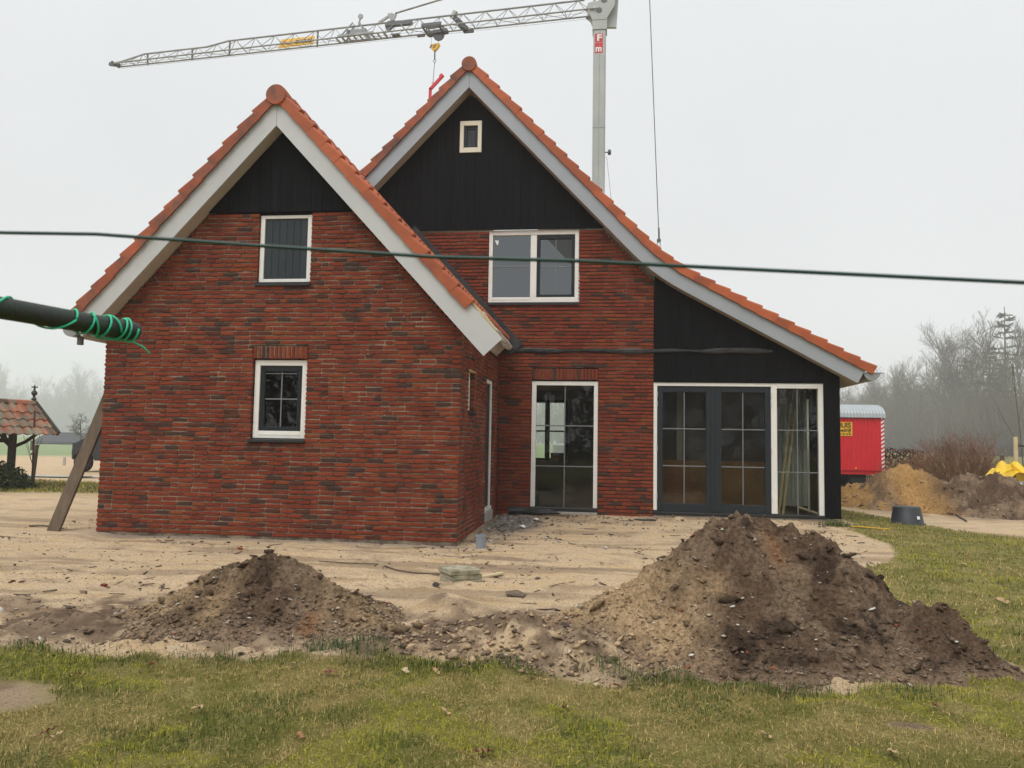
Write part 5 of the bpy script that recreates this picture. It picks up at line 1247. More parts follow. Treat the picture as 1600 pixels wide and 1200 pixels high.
# ivy bush
n = 5200; u = hr.normal(0, 1, (n, 3)); u /= np.linalg.norm(u, axis=1)[:, None]; rad = hr.uniform(.55, 1.04, n)[:, None]**.5; lump = (.85+.4*fbm(u[:, 0]*2.2+3, u[:, 2]*2.2, 3, 5))[:, None]
P = u*rad*lump*np.array((1.25, .8, .62)); P[:, 2] = np.abs(P[:, 2]+.05); c = np.array([(.020, .035, .012), (.03, .05, .016), (.045, .065, .022), (.014, .026, .01)])[hr.integers(0, 4, n)]*hr.uniform(.7, 1.3, (n, 1)); c = np.where(hr.uniform(0, 1, (n, 1)) < .08, np.array((.10, .12, .05)), c)
V, F_, cc = leaf_cloud(P, hr.uniform(.025, .055, n), c, hr); ivy = tag(empty('ivy_bush', (-14.6, 16.9, .0)), 'dark green ivy bush growing round the foot of the well house', 'bush'); link('foliage', np_mesh('foliage', V, F_, 'leafcol', cc), ivy)
mb = MB(); [mb.tube([(random.uniform(-.7, .7), random.uniform(-.3, .3), 0), (random.uniform(-.9, .9), random.uniform(-.4, .4), .45)], .02, 5) for _ in range(14)]; mb.build('stems', 'bark', ivy)
# rusty plant support with strings, stake, small plate
mb = MB().tube([(-13.75, 17.6, 0), (-13.8, 17.6, 1.85)], .022, 6); ro = mb.build('plant_pole', 'rust'); tag(ro, 'thin rusty pole with strings right of the well house', 'pole')
mb = MB().lathe([(.05, 0), (.045, .04), (.01, .05)], (-13.78, 17.6, .78), 8); mb.build('collar', 'rust', ro)
for dx, z1 in ((-.28, 1.25), (-.2, 1.2), (.16, 1.3), (.22, 1.2)): mb = MB().tube([(-13.78, 17.6, .55), (-13.78+dx, 17.6, z1)], .006, 4); mb.build('string', 'grey_wood', ro)
mb = MB().tube([(-15.0, 19.2, 0), (-14.93, 19.2, 1.0)], .05, 8); tag(mb.build('post', 'grey_wood'), 'wooden post standing just behind the well house', 'post')
mb = MB().tube([(-28.6, 39.6, 0), (-28.6, 39.6, .82)], .10, 8); tag(mb.build('post', 'well_wood'), 'dark fence post at the edge of the meadow by the drive', 'post')
mb = MB().tube([(-44, 56, 0), (-44, 56, .75)], .09, 8); tag(mb.build('post', 'grey_wood'), 'grey fence post farther out in the meadow', 'post')
mb = MB().cbox(-22.45, -22.32, 30.4, 30.45, 0, .36, .02); tag(mb.build('milestone', 'concrete'), 'small pale stone marker beside the sandy drive', 'stone')
# puddle, low barn
t = np.linspace(0, 6.283, 40)[:-1]; mb = MB(); mb.add([(-16.4+1.5*math.cos(a)*(1+.12*math.sin(3*a)), 22.0+.42*math.sin(a)*(1+.2*math.sin(2*a+1)), gz(-16.4, 22)+.035) for a in t], [tuple(range(39))]); tag(mb.build('puddle', 'water'), 'pale puddle on the sandy drive', kind='structure')
barn = tag(empty('barn', (-62, 90, 0)), 'long low dark roofed barn far across the meadow', 'barn')
mb = MB().prism([(-9, 0, .35), (-9, 3, 1.75), (-9, 6, .35)], (24, 0, 0)); mb.v = [(x, y, z-.25) for x, y, z in mb.v]; mb.build('roof', 'roofdark', barn); mb = MB().box(-8.6, 14.6, .3, 5.7, -.2, .3); mb.build('wall', 'well_wood', barn)
# dark vehicle half hidden by the wing
car = tag(empty('parked_vehicle', (-16.2, 26.2, 0)), 'dark vehicle parked on the drive, mostly hidden by the brick wing', 'vehicle')
prof = [(-2.15, .42), (-2.2, .70), (-2.12, .98), (-1.75, 1.16), (-1.40, 1.24), (-1.12, 1.90), (-.9, 2.0), (2.0, 2.0), (2.15, 1.8), (2.2, .5), (2.1, .40), (1.75, .40), (1.7, .58), (1.5, .74), (1.2, .74), (1.0, .58), (.95, .40), (-1.35, .40), (-1.42, .58), (-1.62, .74), (-1.92, .74), (-2.10, .58)]
mb = MB().prism([(x, -.85, z) for x, z in prof], (0, 1.7, 0)); bd = mb.build('body', 'car', car)
mb = MB().add([(-1.39, -.75, 1.28), (-1.13, -.70, 1.86), (-1.13, .70, 1.86), (-1.39, .75, 1.28)], [(0, 1, 2, 3)]); mb.v = [(x-.012, y, z+.005) for x, y, z in mb.v]; mb.build('windscreen', 'glass_dark', car)
mb = MB().add([(-1.25, -.856, 1.30), (-1.03, -.856, 1.84), (-.25, -.856, 1.84), (-.25, -.856, 1.28)], [(0, 1, 2, 3)]); mb.build('side_window', 'glass_dark', car)
for x in (-1.78, 1.35):
    for y in (-.88, .68):
        w = MB().lathe([(.20, 0), (.29, .0), (.325, .03), (.325, .17), (.29, .20), (.20, .20)], (x, y, .325), 20, 'y').build('wheel', 'tyre', car); MB().lathe([(.05, .015), (.13, .035), (.19, .01), (.19, .19)], (x, y, .325), 16, 'y').build('rim', 'zinc_dark', w)
MB().cbox(-1.28, -1.10, -1.05, -.87, 1.30, 1.48, .02).build('mirror', 'car', car); MB().cbox(-2.17, -2.05, -.80, -.50, .80, .95, .02).build('headlight', 'glass_film', car); MB().cbox(-2.17, -2.05, .50, .80, .80, .95, .02).build('headlight', 'glass_film', car)

# ================================================================== CRANE
crane = tag(empty('tower_crane', (-.42, 28, 0)), 'pale grey self erecting tower crane behind the house with its jib reaching left', 'crane')
CO = Vector((-.42, 28, 0))
def K(mb, name, m=None, parent=crane, smooth=False): mb.v = [tuple(Vector(v)-CO) for v in mb.v]; return mb.build(name, m, parent, smooth)
B0, B1 = Vector((-.8, 27.95, 17.0)), Vector((-21.2, 30.3, 17.0)); jd = (B1-B0).normalized(); jp = Vector((-jd.y, jd.x, 0)); UZ = Vector((0, 0, 1))
def jh(t): return .50 if t < 14.9 else (.50-.15*min(1, (t-14.9)/1.0) if t < 18.9 else .35-.32*(t-18.9)/1.7)
def jw(t): return .25 if t < 15 else .21
def jt(t, s=0, z=0): return B0+jd*t+jp*(jw(t)*s)+UZ*z
# mast and head
mb = MB().cbox(-.655, -.20, 27.78, 28.24, 1.0, 16.55, .03); K(mb, 'mast', 'mast')
mb = MB().box(-.69, -.165, 27.745, 28.275, 16.25, 16.75); mb.box(-.60, -.25, 27.77, 27.785, 1.2, 16.2); K(mb, 'mast_collar', 'mast')
mb = MB()
for y in (27.73, 28.25): mb.prism([(-.70, y, 16.6), (-.20, y, 16.6), (.10, y, 17.1), (.22, y, 18.3), (.02, y, 18.4), (-.50, y, 17.3), (-.85, y, 17.25), (-.95, y, 16.95), (-.78, y, 16.8)], (0, .03, 0))
mb.beam((.0, 28, 16.4), (.12, 28, 18.3), .35, .12); K(mb, 'mast_head', 'mast')
mb = MB().beam((-.15, 27.9, 18.2), (-.05, 27.95, 19.5), .12, .12); mb.beam((-.78, 27.8, 17.1), (-.15, 27.8, 18.2), .06, .06); mb.beam((-.55, 28.2, 17.3), (-.1, 28.1, 18.6), .06, .06); K(mb, 'top_frame', 'mast')
for z in (17.05, 16.95):
    mb = MB().lathe([(.035, 0), (.035, .02)], (-.62 if z > 17 else -.82, 27.71, z), 10, 'y'); K(mb, 'pin', 'sign_white')
mb = MB()
for x_, z_, r1 in ((-.45, 16.95, .10), (-.28, 17.35, .12), (-.06, 17.75, .10), (.05, 18.05, .08)): K(MB().lathe([(r1*.2, 0), (r1, 0), (r1, .012)], (x_, 27.712, z_), 12, 'y'), 'cover_plate', 'steel_dark')
mb = MB().beam((-.66, 27.76, 16.35), (-.20, 27.76, 16.35), .02, .05); mb.beam((-.43, 27.765, 1.2), (-.43, 27.765, 16.2), .012, .008); [mb.beam((-.66, 27.768, z_), (-.19, 27.768, z_), .012, .02) for z_ in (12.6, 9.2, 5.8)]; K(mb, 'mast_rib', 'steel')
# logo plates with letters
for i, (z0, z1, ch, sz) in enumerate(((15.76, 16.09, 'F', .36), (15.36, 15.745, 'm', .36))):
    mb = MB().box(-.595, -.31, 27.768, 27.776, z0, z1); pl = K(mb, 'logo_plate', 'red_sign')
    o = link('lettering', text_mesh(ch, sz, 'sign_white', bold=.012), pl); o.rotation_euler = (R(90), 0, 0); o.location = Vector((-.34, 27.762, z0+.06))-CO; o.scale = (.85 if ch == 'm' else 1.15, .92, 1)
mb = MB().tube([(-.20, 27.9, 11.72), (-.08, 27.9, 11.72)], .02, 6); mb.lathe([(.07, -.05), (.10, -.04), (.10, .05), (.06, .07)], (-.05, 27.9, 11.72), 12, 'x'); K(mb, 'mast_lamp', 'steel_dark')
# turntable base, ballast and outriggers hidden behind the house
mb = MB().cbox(-1.9, 1.1, 27.2, 28.8, .7, 1.25, .05); K(mb, 'base_frame', 'mast')
for k in range(4): K(MB().cbox(.55+.0*k, 2.0, 27.3, 28.7, 1.3+k*.36, 1.64+k*.36, .03), 'ballast_block', 'concrete')
for dx, dy in ((-2.2, -2), (2.2, -2), (-2.2, 2), (2.2, 2)):
    mb = MB().beam((-.42, 28, .85), (-.42+dx, 28+dy, .35), .2, .2); mb.tube([(-.42+dx, 28+dy, .05), (-.42+dx, 28+dy, .5)], .06, 8); mb.cbox(-.7+dx, -.14+dx, 27.72+dy, 28.28+dy, -.02, .06, .01); K(mb, 'outrigger', 'mast')
# jib chords
for s in (-1, 1):
    mb = MB().tube([jt(-.3, s), jt(15, s), jt(15.05, s), jt(20.3, s*.8)], .030, 6); K(mb, 'chord', 'steel')
mb = MB().tube([jt(.2, 0, .50), jt(14.9, 0, .50), jt(15.9, 0, .35), jt(18.9, 0, .35), jt(20.4, 0, .05)], .036, 6); K(mb, 'chord', 'steel')
mb = MB(); n = 23; L_ = 20.3; pitch_ = L_/n
for i in range(n):
    a, m_, b = i*pitch_, (i+.5)*pitch_, (i+1)*pitch_
    for s in (-1, 1): mb.tube([jt(a, s), jt(m_, 0, jh(m_))], .013, 4); mb.tube([jt(m_, 0, jh(m_)), jt(b, s)], .013, 4)
    mb.tube([jt(a, -1 if i % 2 else 1), jt(b, 1 if i % 2 else -1)], .012, 4); mb.tube([jt(b, -1), jt(b, 1)], .012, 4)
tag(K(mb, 'lattice', 'steel'), kind='stuff')
mb = MB().tube([jt(-.4, -.4, .06), jt(20.2, -.4, .04)], .006, 4); mb.tube([jt(-.4, -1.0, -.10), jt(20.2, -1, -.05)], .005, 4); K(mb, 'trolley_rope', 'steel_dark')
mb = MB().beam(jt(20.3, -1.1, .03), jt(20.3, 1.1, .03), .08, .1); mb.beam(jt(20.1, 0, -.02), jt(20.6, 0, .08), .10, .14); K(mb, 'jib_tip', 'steel_dark')
for t in (18.75, 16.6, 14.85, 10.9): K(MB().beam(jt(t, -.1, jh(t)), jt(t+.15, -1.1, -.02), .07, .05), 'folding_joint', 'steel')
# winch, sheaves and boxes at the middle of the jib
mb = MB()
for s in (-1, 1):
    mb.beam(jt(9.8, s, 0), jt(9.35, s*.3, .62), .05, .05); mb.beam(jt(8.7, s, 0), jt(9.1, s*.3, .62), .05, .05); mb.beam(jt(9.9, s, .03), jt(8.4, s, .03), .06, .08)
mb.beam(jt(9.6, 0, .25), jt(8.8, 0, .25), .2, .16); [mb.beam(jt(8.0+.25*q, -1, .0), jt(8.0+.25*q, 1, .0), .05, .05) for q in range(9)]; K(mb, 'hinge_frame', 'steel')
mb = MB().beam(jt(9.15, 0, .5), jt(9.08, 0, .80), .05, .05); mb.lathe([(.03, -.03), (.10, -.03), (.11, 0), (.10, .03), (.03, .03)], tuple(jt(9.07, 0, .88)), 14, 'y'); K(mb, 'sheave', 'steel')
mb = MB().beam(jt(8.0, 0, .40), jt(6.9, 0, .38), .16, .13); mb.beam(jt(7.95, 0, .2), jt(7.7, 0, .4), .08, .2); K(mb, 'winch_box', 'steel_dark')
mb = MB().beam(jt(7.75, -.6, .02), jt(7.45, -.6, .02), .25, .06); mb.beam(jt(6.75, -.8, -.06), jt(6.45, -.8, -.06), .1, .08); K(mb, 'service_plate', 'steel_dark')
# pendant bars
A_ = jt(8.3, 0, .52); Bk = jt(7.72, 0, .84); mb = MB().beam(A_, Bk, .06, .09); K(mb, 'pendant_bar', 'steel')
mb = MB(); c0 = jt(7.75, 0, .86); q = [c0+Vector(v) for v in ((-.18, -.03, .0), (.20, -.03, -.06), (.10, -.03, -.30), (-.05, -.03, -.30))]; mb.prism(q, (0, .06, 0)); K(mb, 'pendant_plate', 'steel')
mb = MB().beam(jt(7.4, 0, .44), jt(7.9, 0, .48), .14, .10); K(mb, 'pendant_foot', 'steel_dark')
mb = MB().tube([jt(7.62, 0, .84), (-.1, 27.95, 19.4)], .035, 6); K(mb, 'pendant_bar', 'steel')
# green counter box
mb = MB().beam(jt(5.15, -.1, .66), jt(5.32, -.3, .40), .12, .16); K(mb, 'lamp_housing', 'mast'); mb = MB().beam(jt(5.2, -.2, .42), jt(4.75, -1.0, .0), .14, .16); mb.beam(jt(5.1, -1.1, .22), jt(4.85, -1, -.05), .12, .10); mb.beam(jt(4.9, -1.1, -.05), jt(4.5, -1.1, -.06), .1, .1); K(mb, 'motor', 'steel_dark')
# trolley
mb = MB()
for s in (-1.3, 1.3): mb.beam(jt(6.4, s, .05), jt(5.6, s, .05), .04, .12)
for t in (6.35, 5.7): mb.lathe([(.03, -.03), (.09, -.03), (.09, .03), (.03, .03)], tuple(jt(t, -1.25, .08)), 12, 'y'); mb.beam(jt(t, -1.3, -.03), jt(t, 1.3, -.03), .05, .06)
mb.beam(jt(6.4, -1.1, .22), jt(5.7, -1.1, .25), .03, .05); mb.beam(jt(6.42, -1.1, .05), jt(6.42, -1.1, .25), .04, .04); mb.beam(jt(5.72, -1.1, .05), jt(5.72, -1.1, .28), .05, .05)
mb.beam(jt(6.3, -.6, -.08), jt(5.5, -.6, -.02), .25, .12); mb.lathe([(.12, -.04), (.22, -.04), (.22, .04), (.12, .04)], tuple(jt(5.85, -.5, -.16)), 18, 'y'); K(mb, 'trolley', 'steel_dark')
hk = jt(5.98, -.5, 0)
mb = MB().tube([hk+Vector((-.16, 0, -.1)), hk+Vector((-.16, 0, -.55))], .006, 4); mb.tube([hk+Vector((.12, 0, -.2)), hk+Vector((.12, 0, -.52))], .006, 4); K(mb, 'hoist_rope', 'steel_dark')
mb = MB().use('sign_yellow'); hp = [(-.19, -.55), (.16, -.49), (.19, -.56), (.10, -.70), (.02, -.78), (-.05, -.78), (-.17, -.66)]
mb.prism([tuple(hk+Vector((x, -.06, z))) for x, z in hp], (0, .12, 0)); mb.use('steel_dark')
for x in (-.15, -.005): mb.prism([tuple(hk+Vector((x+dx, -.066, z))) for dx, z in ((0, -.545+.08*x), (.06, -.54+.08*x), (-.02, -.70), (-.07, -.68))], (0, .004, 0))
mb.prism([tuple(hk+Vector((x, -.055, z))) for x, z in ((-.19, -.56), (-.15, -.55), (-.10, -.72), (-.15, -.68))], (0, .1, 0)); K(mb, 'hook_block')
mb = MB().tube([hk+Vector((-.01, 0, -.78)), hk+Vector((-.01, 0, -1.12))], .028, 6)
for k in range(10):
    t0 = k/10*6.283; t1 = (k+1)/10*6.283; mb.tube([hk+Vector((-.01+.05*math.cos(t0), 0, -1.18+.06*math.sin(t0))), hk+Vector((-.01+.05*math.cos(t1), 0, -1.18+.06*math.sin(t1)))], .012, 5)
K(mb, 'hook', 'steel_dark')
# lifting fork hanging from the hook
fk = tag(empty('lifting_fork', hk+Vector((-.04, 0, -2.1))), 'red steel lifting fork hanging from the crane hook behind the tall gable', 'lifting fork')
def FK(mb, name, m): o_ = hk+Vector((-.04, 0, -2.1)); mb.v = [tuple(Vector(v)-o_) for v in mb.v]; return mb.build(name, m, fk)
FK(MB().tube([hk+Vector((-.01, 0, -1.24)), hk+Vector((-.05, 0, -2.05))], .012, 5), 'sling', 'steel_dark')
FK(MB().tube([hk+Vector((-.10, 0, -2.06)), hk+Vector((-.05, 0, -2.02)), hk+Vector((0, 0, -2.08))], .02, 6), 'eye', 'steel')
mb = MB().beam(hk+Vector((.30, 0, -1.80)), hk+Vector((-.16, 0, -2.30)), .10, .10); mb.beam(hk+Vector((-.15, 0, -2.26)), hk+Vector((-.17, 0, -3.6)), .10, .10); mb.beam(hk+Vector((.22, 0, -1.84)), hk+Vector((.33, 0, -1.74)), .12, .13); FK(mb, 'frame', 'red_paint')
for y in (-.3, .3): FK(MB().beam(hk+Vector((-.17, y, -3.6)), hk+Vector((.95, y, -3.6)), .1, .05), 'tine', 'red_paint')
FK(MB().beam(hk+Vector((-.17, -.35, -3.55)), hk+Vector((-.17, .35, -3.55)), .1, .1), 'cross_bar', 'red_paint')
# rear guy rod
mb = MB().tube([(1.25, 28, 20.2), (1.72, 28, 8.75)], .017, 6); mb.tube([(1.72, 28, 8.95), (1.73, 28, 8.55)], .035, 6)
for dx in (-.05, .05): mb.tube([(1.72+dx, 28, 8.5), (1.75+dx, 28, 2.7)], .012, 5)
mb.lathe([(.075, -.03), (.075, .03)], (1.725, 28, 8.5), 10, 'y'); K(mb, 'guy_rod', 'steel_dark')
mb = MB().tube([(-.14, 28, 11.6), (.1, 28, 9.4), (.15, 28, 3)], .006, 4); K(mb, 'lamp_cable', 'steel_dark')
# jib sign
mid = jt(11.95, -.82, .25); ang = math.atan2(-jd.y, -jd.x)
sgn = link('sign', MB().prism([(-.78, 0, -.22), (.80, 0, -.18), (.80, 0, .20), (-.70, 0, .20)], (0, .012, 0)).mesh('sign', 'sign_yellow'), crane); sgn.location = mid-CO; sgn.rotation_euler = (R(-12), 0, ang)
o = link('lettering', text_mesh('OPHUIS', .30, 'sign_black', bold=.009), sgn); o.rotation_euler = (R(90), 0, 0); o.location = (.70, -.006, -.085); o.scale = (.72, .8, 1)
mb = MB().tube([(-.62, -.004, -.05), (-.5, -.004, .08), (-.36, -.004, -.10), (-.24, -.004, .06), (-.16, -.004, -.03)], .016, 4); mb.build('emblem', 'red_paint', sgn)

# ================================================================== CLOTHES LINE IN FRONT
mb = MB().tube([(-1.42, .85, -.1), (-1.42, .85, 1.62)], .026, 12); pole = tag(empty('clothes_pole', (0, 0, 0)), 'dark green clothes pole arm wound with bright green line at the left edge', 'clothes pole')
mb.build('post', 'pole_green', pole)
P0, P1 = Vector((-1.415, .85, 1.562)), Vector((-1.102, 1.72, 1.541)); ax = (P1-P0).normalized()
mb = MB(); q = [P0+(P1-P0)*t for t in (0, .3, .6, .62, .64, .985, .99, 1.0)]; mb.tube(q, [.0225, .0225, .0225, .0232, .0225, .0222, .0215, .019], 20); mb.build('arm', 'pole_green', pole, True)
sx = ax.cross(Vector((0, 0, 1))).normalized(); sz = sx.cross(ax)
def coil(t0, t1, turns, ph, rad=.0252, extra=0):
    n = int(abs(turns)*18)+2; pts = []
    for i in range(n+1):
        u = i/n; a = ph+turns*2*math.pi*u; c = P0+(P1-P0)*(t0+(t1-t0)*u)
        pts.append(c+sx*math.cos(a)*rad+sz*math.sin(a)*rad)
    return pts
wd = [coil(.30, .82, 2.8, 1.2), coil(.82, .965, 3.3, 1.2+2.8*2*math.pi), coil(.865, .94, -1.2, .8, .0262), coil(.95, .985, 1.7, 2.0, .0268)]
for w in wd: mb = MB().tube(w, .0024, 6); mb.build('line_winding', 'rope_green', pole, True)
e0 = P1-ax*.03-sz*.026; pts = [e0-ax*.07-sz*.002, e0, e0+Vector((.018, .01, -.002)), e0+Vector((.036, .02, -.012)), e0+Vector((.048, .028, -.026))]
mb = MB().tube(pts, .0021, 6); mb.build('line_end', 'rope_green', pole, True)
mb = MB().tube([P0+ax*.02+sz*.02, Vector((-1.1, .87, 1.55))], .0024, 6)
a0 = [(-1.42, .87, 1.585), (-.98, .90, 1.552), (-.77, .9, 1.5525), (-.637, .9, 1.5486), (-.427, .9, 1.5313), (-.204, .9, 1.5145), (-.038, .9, 1.508), (.175, .9, 1.495), (.44, .9, 1.479), (1.2, .9, 1.45), (2.6, .92, 1.46)]
mb = MB().tube(a0, .0023, 8); tag(mb.build('clothes_line', 'line_green', None, True), 'thin dark green clothes line stretched across in front of the house', 'clothes line')
mb = MB().tube([(2.62, .92, -.1), (2.62, .92, 1.6)], .026, 12); mb.tube([(2.62, .6, 1.52), (2.62, 1.3, 1.52)], .02, 10); tag(mb.build('clothes_pole', 'pole_green'), 'plain dark clothes pole with cross arm right of the lawn', 'clothes pole')

# ================================================================== TREES
class TreeB:
    def __init__(s, seed): s.r = random.Random(seed); s.tr = MB(); s.cv = []; s.cf = []
    def path(s, p, d, L, n, wob, up):
        pts = [p]; d = d.normalized()
        for i in range(n):
            d = (d+Vector((s.r.gauss(0, wob), s.r.gauss(0, wob), s.r.gauss(0, wob)+up))).normalized(); pts.append(pts[-1]+d*L/n)
        return pts
    def ribbon(s, pts, w):
        k = len(pts); o = len(s.cv); sd = (pts[-1]-pts[0]).cross(Vector((s.r.gauss(0, 1), s.r.gauss(0, 1), s.r.gauss(0, 1))))
        if sd.length < 1e-6: sd = Vector((1, 0, 0))
        sd.normalize()
        for i, p in enumerate(pts):
            ww = w*(1-.6*i/(k-1))*.5; s.cv += [tuple(p-sd*ww), tuple(p+sd*ww)]
        for i in range(k-1): s.cf.append((o+2*i, o+2*i+1, o+2*i+3, o+2*i+2))
    def branch(s, p, d, L, rad, lv, spread, kids, up):
        n = 4 if lv < 2 else 3; pts = s.path(p, d, L, n, .13 if lv else .06, up)
        if lv <= 1: s.tr.tube(pts, [rad*(1-.72*i/n) for i in range(n+1)], 6 if lv == 0 else 4, caps=False)
        else: s.ribbon(pts, rad*2)
        if lv >= len(kids): return
        m = kids[lv]
        for i in range(m):
            t = (.28 if lv == 0 else .2)+(.72 if lv == 0 else .8)*(i+s.r.random())/m; f = min(t*n, n-1e-3); k = int(f); q = pts[k].lerp(pts[k+1], f-k); dd = (pts[k+1]-pts[k]).normalized()
            az = s.r.uniform(0, 6.283); side = dd.orthogonal().normalized(); side = Matrix.Rotation(az, 3, dd) @ side
            nd = dd*math.cos(spread)+side*math.sin(spread)
            s.branch(q, nd, L*s.r.uniform(.36, .60)*(1.15-.45*t), rad*(.55-.2*t) if lv < 2 else rad*.6, lv+1, spread*s.r.uniform(.85, 1.2), kids, up)
    def meshes(s, bark='bark'):
        tm = s.tr.mesh('trunk', bark, False, False); cm = np_mesh('crown', np.array(s.cv), np.array(s.cf), bark); return tm, cm
def bare_tree(seed, h, rad, spread, kids, up=.03, bark='bark'):
    t = TreeB(seed); t.branch(Vector((0, 0, -.2)), Vector((t.r.gauss(0, .04), t.r.gauss(0, .04), 1)), h, rad, 0, spread, kids, up); return t.meshes(bark)
def conifer(seed, h):
    r = random.Random(seed); tb = MB().tube([(0, 0, -.2), (.1, 0, h*.5), (0, .05, h)], [.17, .12, .03], 6); cv = []; cf = []
    z = h*.35
    while z < h-.2:
        f = (z-h*.35)/(h*.65); L = (1.9*(1-f)**.8+.35)*r.uniform(.7, 1.15)
        for k in range(r.randint(3, 6)):
            az = r.uniform(0, 6.283); d = Vector((math.cos(az), math.sin(az), r.uniform(-.15, .3))).normalized()
            for j in range(16):
                t = (j+r.random())/16; p = Vector((0, 0, z))+d*L*t; 
                for _ in range(2):
                    e = (d+Vector((r.gauss(0, .7), r.gauss(0, .7), r.gauss(.1, .35)))).normalized()*r.uniform(.15, .42); sd = e.cross(Vector((r.gauss(0, 1), r.gauss(0, 1), 1))).normalized()*.05; o = len(cv)
                    cv += [tuple(p-sd), tuple(p+sd), tuple(p+e+sd*.3), tuple(p+e-sd*.3)]; cf.append((o, o+1, o+2, o+3))
        z += h*r.uniform(.035, .065)
    return tb.mesh('trunk', 'bark'), np_mesh('crown', np.array(cv), np.array(cf), 'needles')
def tree_thing(name, meshes, x, y, rz, s, label, cat='tree', group=None, sz=None):
    o = tag(empty(name, (x, y, 0), rz), label, cat, group); o.scale = (s, s, sz or s)
    link('trunk', meshes[0], o); link('crown', meshes[1], o); return o
TV = [bare_tree(1, 10.5, .16, .72, (13, 9, 7, 4)), bare_tree(2, 11.5, .18, .62, (15, 9, 6, 4), .05), bare_tree(3, 9.5, .15, .8, (12, 9, 7, 4), .02), bare_tree(4, 12, .17, .5, (16, 8, 6, 4), .06), bare_tree(5, 10, .14, .66, (14, 8, 7, 4), .04, 'bark_pale')]
CF = [conifer(1, 13.5), conifer(2, 12.0)]
wr = random.Random(21)
MT['redtwig'] = mat('redtwig', (.24, .098, .055), .8, var=(.13, .075, .04), scale=1.4, lo=.4, hi=.6)
for cx, cy, n, L, sp_, lb in SHRUBS:
    t = TreeB(int(cx*10))
    for k in range(n):
        az = t.r.uniform(0, 6.283); tl_ = min(1.35, abs(t.r.gauss(0, .88))); q = t.r.uniform(0, .45*sp_)
        t.branch(Vector((q*math.cos(az), q*math.sin(az)*.6, -.05)), Vector((math.cos(az)*math.sin(tl_), math.sin(az)*math.sin(tl_), math.cos(tl_))), L*t.r.uniform(.75, 1.05), .013, 1, .55, (0, 9, 5, 3), .06)
    root = tag(empty('dogwood_shrub', (cx, cy, 0)), lb, 'shrub'); tm, cm = t.meshes('redtwig'); link('stems', tm, root); link('twigs', cm, root)
# wood edge on the right, receding into the mist
wood = []
for i in range(110):
    y = 150+240*wr.random()**.9; x = 75+.04*(y-150)+wr.random()**1.3*63; wood.append((x, y))
for i, (x, y) in enumerate(wood):
    s = wr.uniform(1.35, 2.0)*(1.1 if y < 225 else .95); tree_thing('bare_tree', TV[wr.randrange(5)], x, y, wr.uniform(0, 6.28), s, 'bare grey winter tree standing in the misty wood on the right', 'tree', 'bare trees of the wood on the right', s*wr.uniform(.9, 1.1))
for x, y, s, k, lb in ((89, 190, 2.5, 0, 'tall pine with ragged top at the right edge of the wood'), (88, 195, 2.17, 1, 'second pine just left of the tallest pine'), (97, 229, 2.2, 1, 'small dark pine tip above the bare trees')): tree_thing('pine_tree', CF[k], x, y, wr.uniform(0, 6.28), s, lb)
tree_thing('young_tree', bare_tree(9, 3.9, .022, .30, (4, 1), .08), 10.72, 22.0, .4, 1.0, 'slim young bare tree tied to the stake at the right edge')
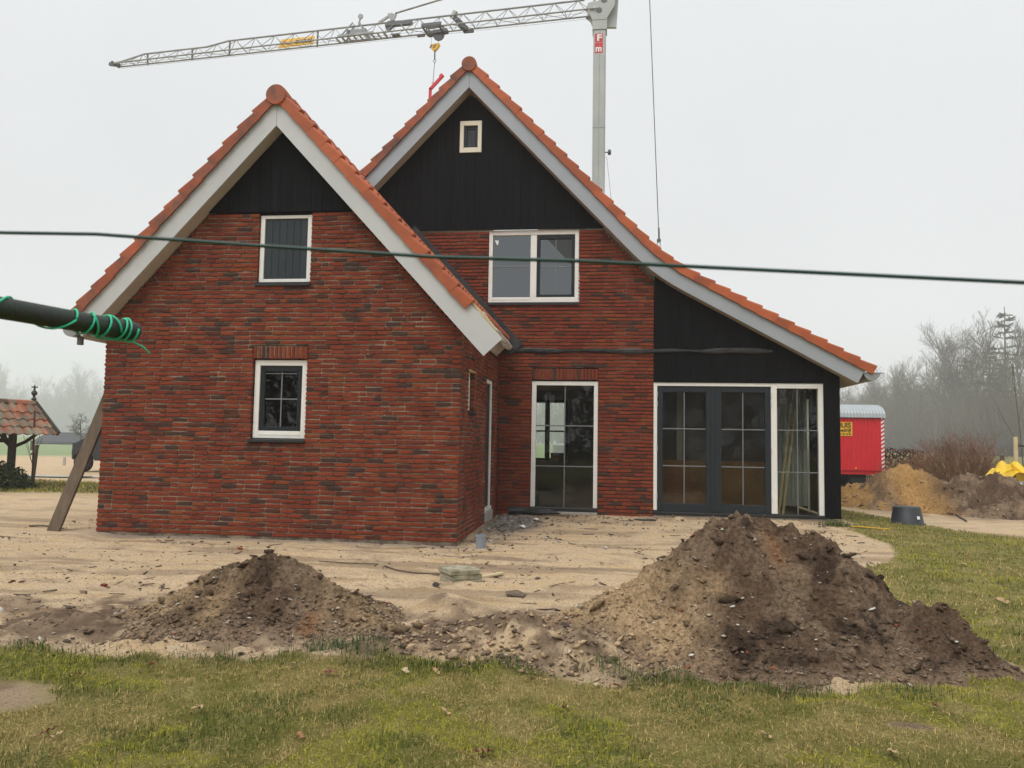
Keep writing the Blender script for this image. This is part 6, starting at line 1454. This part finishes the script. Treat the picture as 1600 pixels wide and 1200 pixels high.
# small solitary tree on the meadow and the distant tree line
tree_thing('orchard_tree', bare_tree(12, 4.3, .17, .95, (11, 8, 6, 4), .0), -50.6, 71, 1.0, .62, 'solitary small bare tree with round crown on the far meadow')
for i in range(66):
    x = -700+i*12+wr.uniform(-6, 6); y = 590+wr.uniform(0, 55); s = wr.uniform(3.0, 4.1)
    tree_thing('bare_tree', TV[wr.randrange(5)], x, y, wr.uniform(0, 6.28), s, 'faint tree of the distant misty tree line across the meadow', 'tree', 'trees of the distant tree line')
for i in range(6):
    x = -28+i*7.2+wr.uniform(-2, 2); y = -30-wr.uniform(0, 14); tree_thing('bare_tree', TV[wr.randrange(5)], x, y, wr.uniform(0, 6.28), wr.uniform(.7, 1.0), 'bare garden tree standing behind the photographer', 'tree', 'bare trees behind the photographer')
hedge('tall dark hedge added out of view to darken the window reflections', -30, 14, -15, -13.4, 6.5, 9000, .32, [(.02, .03, .012), (.03, .042, .016), (.014, .022, .01)], 'added_reflection_hedge')  # unseen hedge, added behind the camera so the panes reflect something dark
# undergrowth of the two woods
def brush(t, n, r): return (np.array((.11, .10, .075))*(1-t)+np.array((.14, .125, .092))*t)[None]*r.uniform(.6, 1.35, (n, 1))
ur = np.random.default_rng(51); m = 1200; yy = 147+248*ur.uniform(0, 1, m); b = np.stack([73+.04*(yy-147)+ur.uniform(0, 1, m)**1.3*66, yy, np.zeros(m)], -1)
V, F_, cc = stems(b, 46000, 15.5, .50, brush, .12, ur); tag(link('undergrowth', np_mesh('undergrowth', V, F_, 'leafcol', cc)), 'dense grey brown undergrowth of the misty wood on the right', kind='stuff')
m = 900; b = np.stack([ur.uniform(-715, 90, m), 588+ur.uniform(0, 50, m), np.zeros(m)], -1)
V, F_, cc = stems(b, 36000, 37, .36, brush, .62, ur); tag(link('undergrowth', np_mesh('undergrowth', V, F_, 'leafcol', cc)), 'pale undergrowth of the distant tree line across the meadow', kind='stuff')

# ================================================================== MIST
me = MB().box(-790, 790, -170, 790, -1.6, 56); me.mats = ['plaster']; ho = me.build('haze')
hm = bpy.data.materials.new('haze'); hm.use_nodes = True; hn = hm.node_tree; hn.nodes.clear(); out = hn.nodes.new('ShaderNodeOutputMaterial'); pv = hn.nodes.new('ShaderNodeVolumePrincipled')
pv.inputs['Color'].default_value = (.97, .975, .98, 1); pv.inputs['Density'].default_value = .00125; pv.inputs['Anisotropy'].default_value = 0
hn.links.new(pv.outputs[0], out.inputs['Volume']); ho.data.materials.clear(); ho.data.materials.append(hm); tag(ho, 'thin winter mist over the whole place', kind='stuff')
scene.cycles.volume_bounces = 2; scene.cycles.max_bounces = 10; scene.cycles.transparent_max_bounces = 24
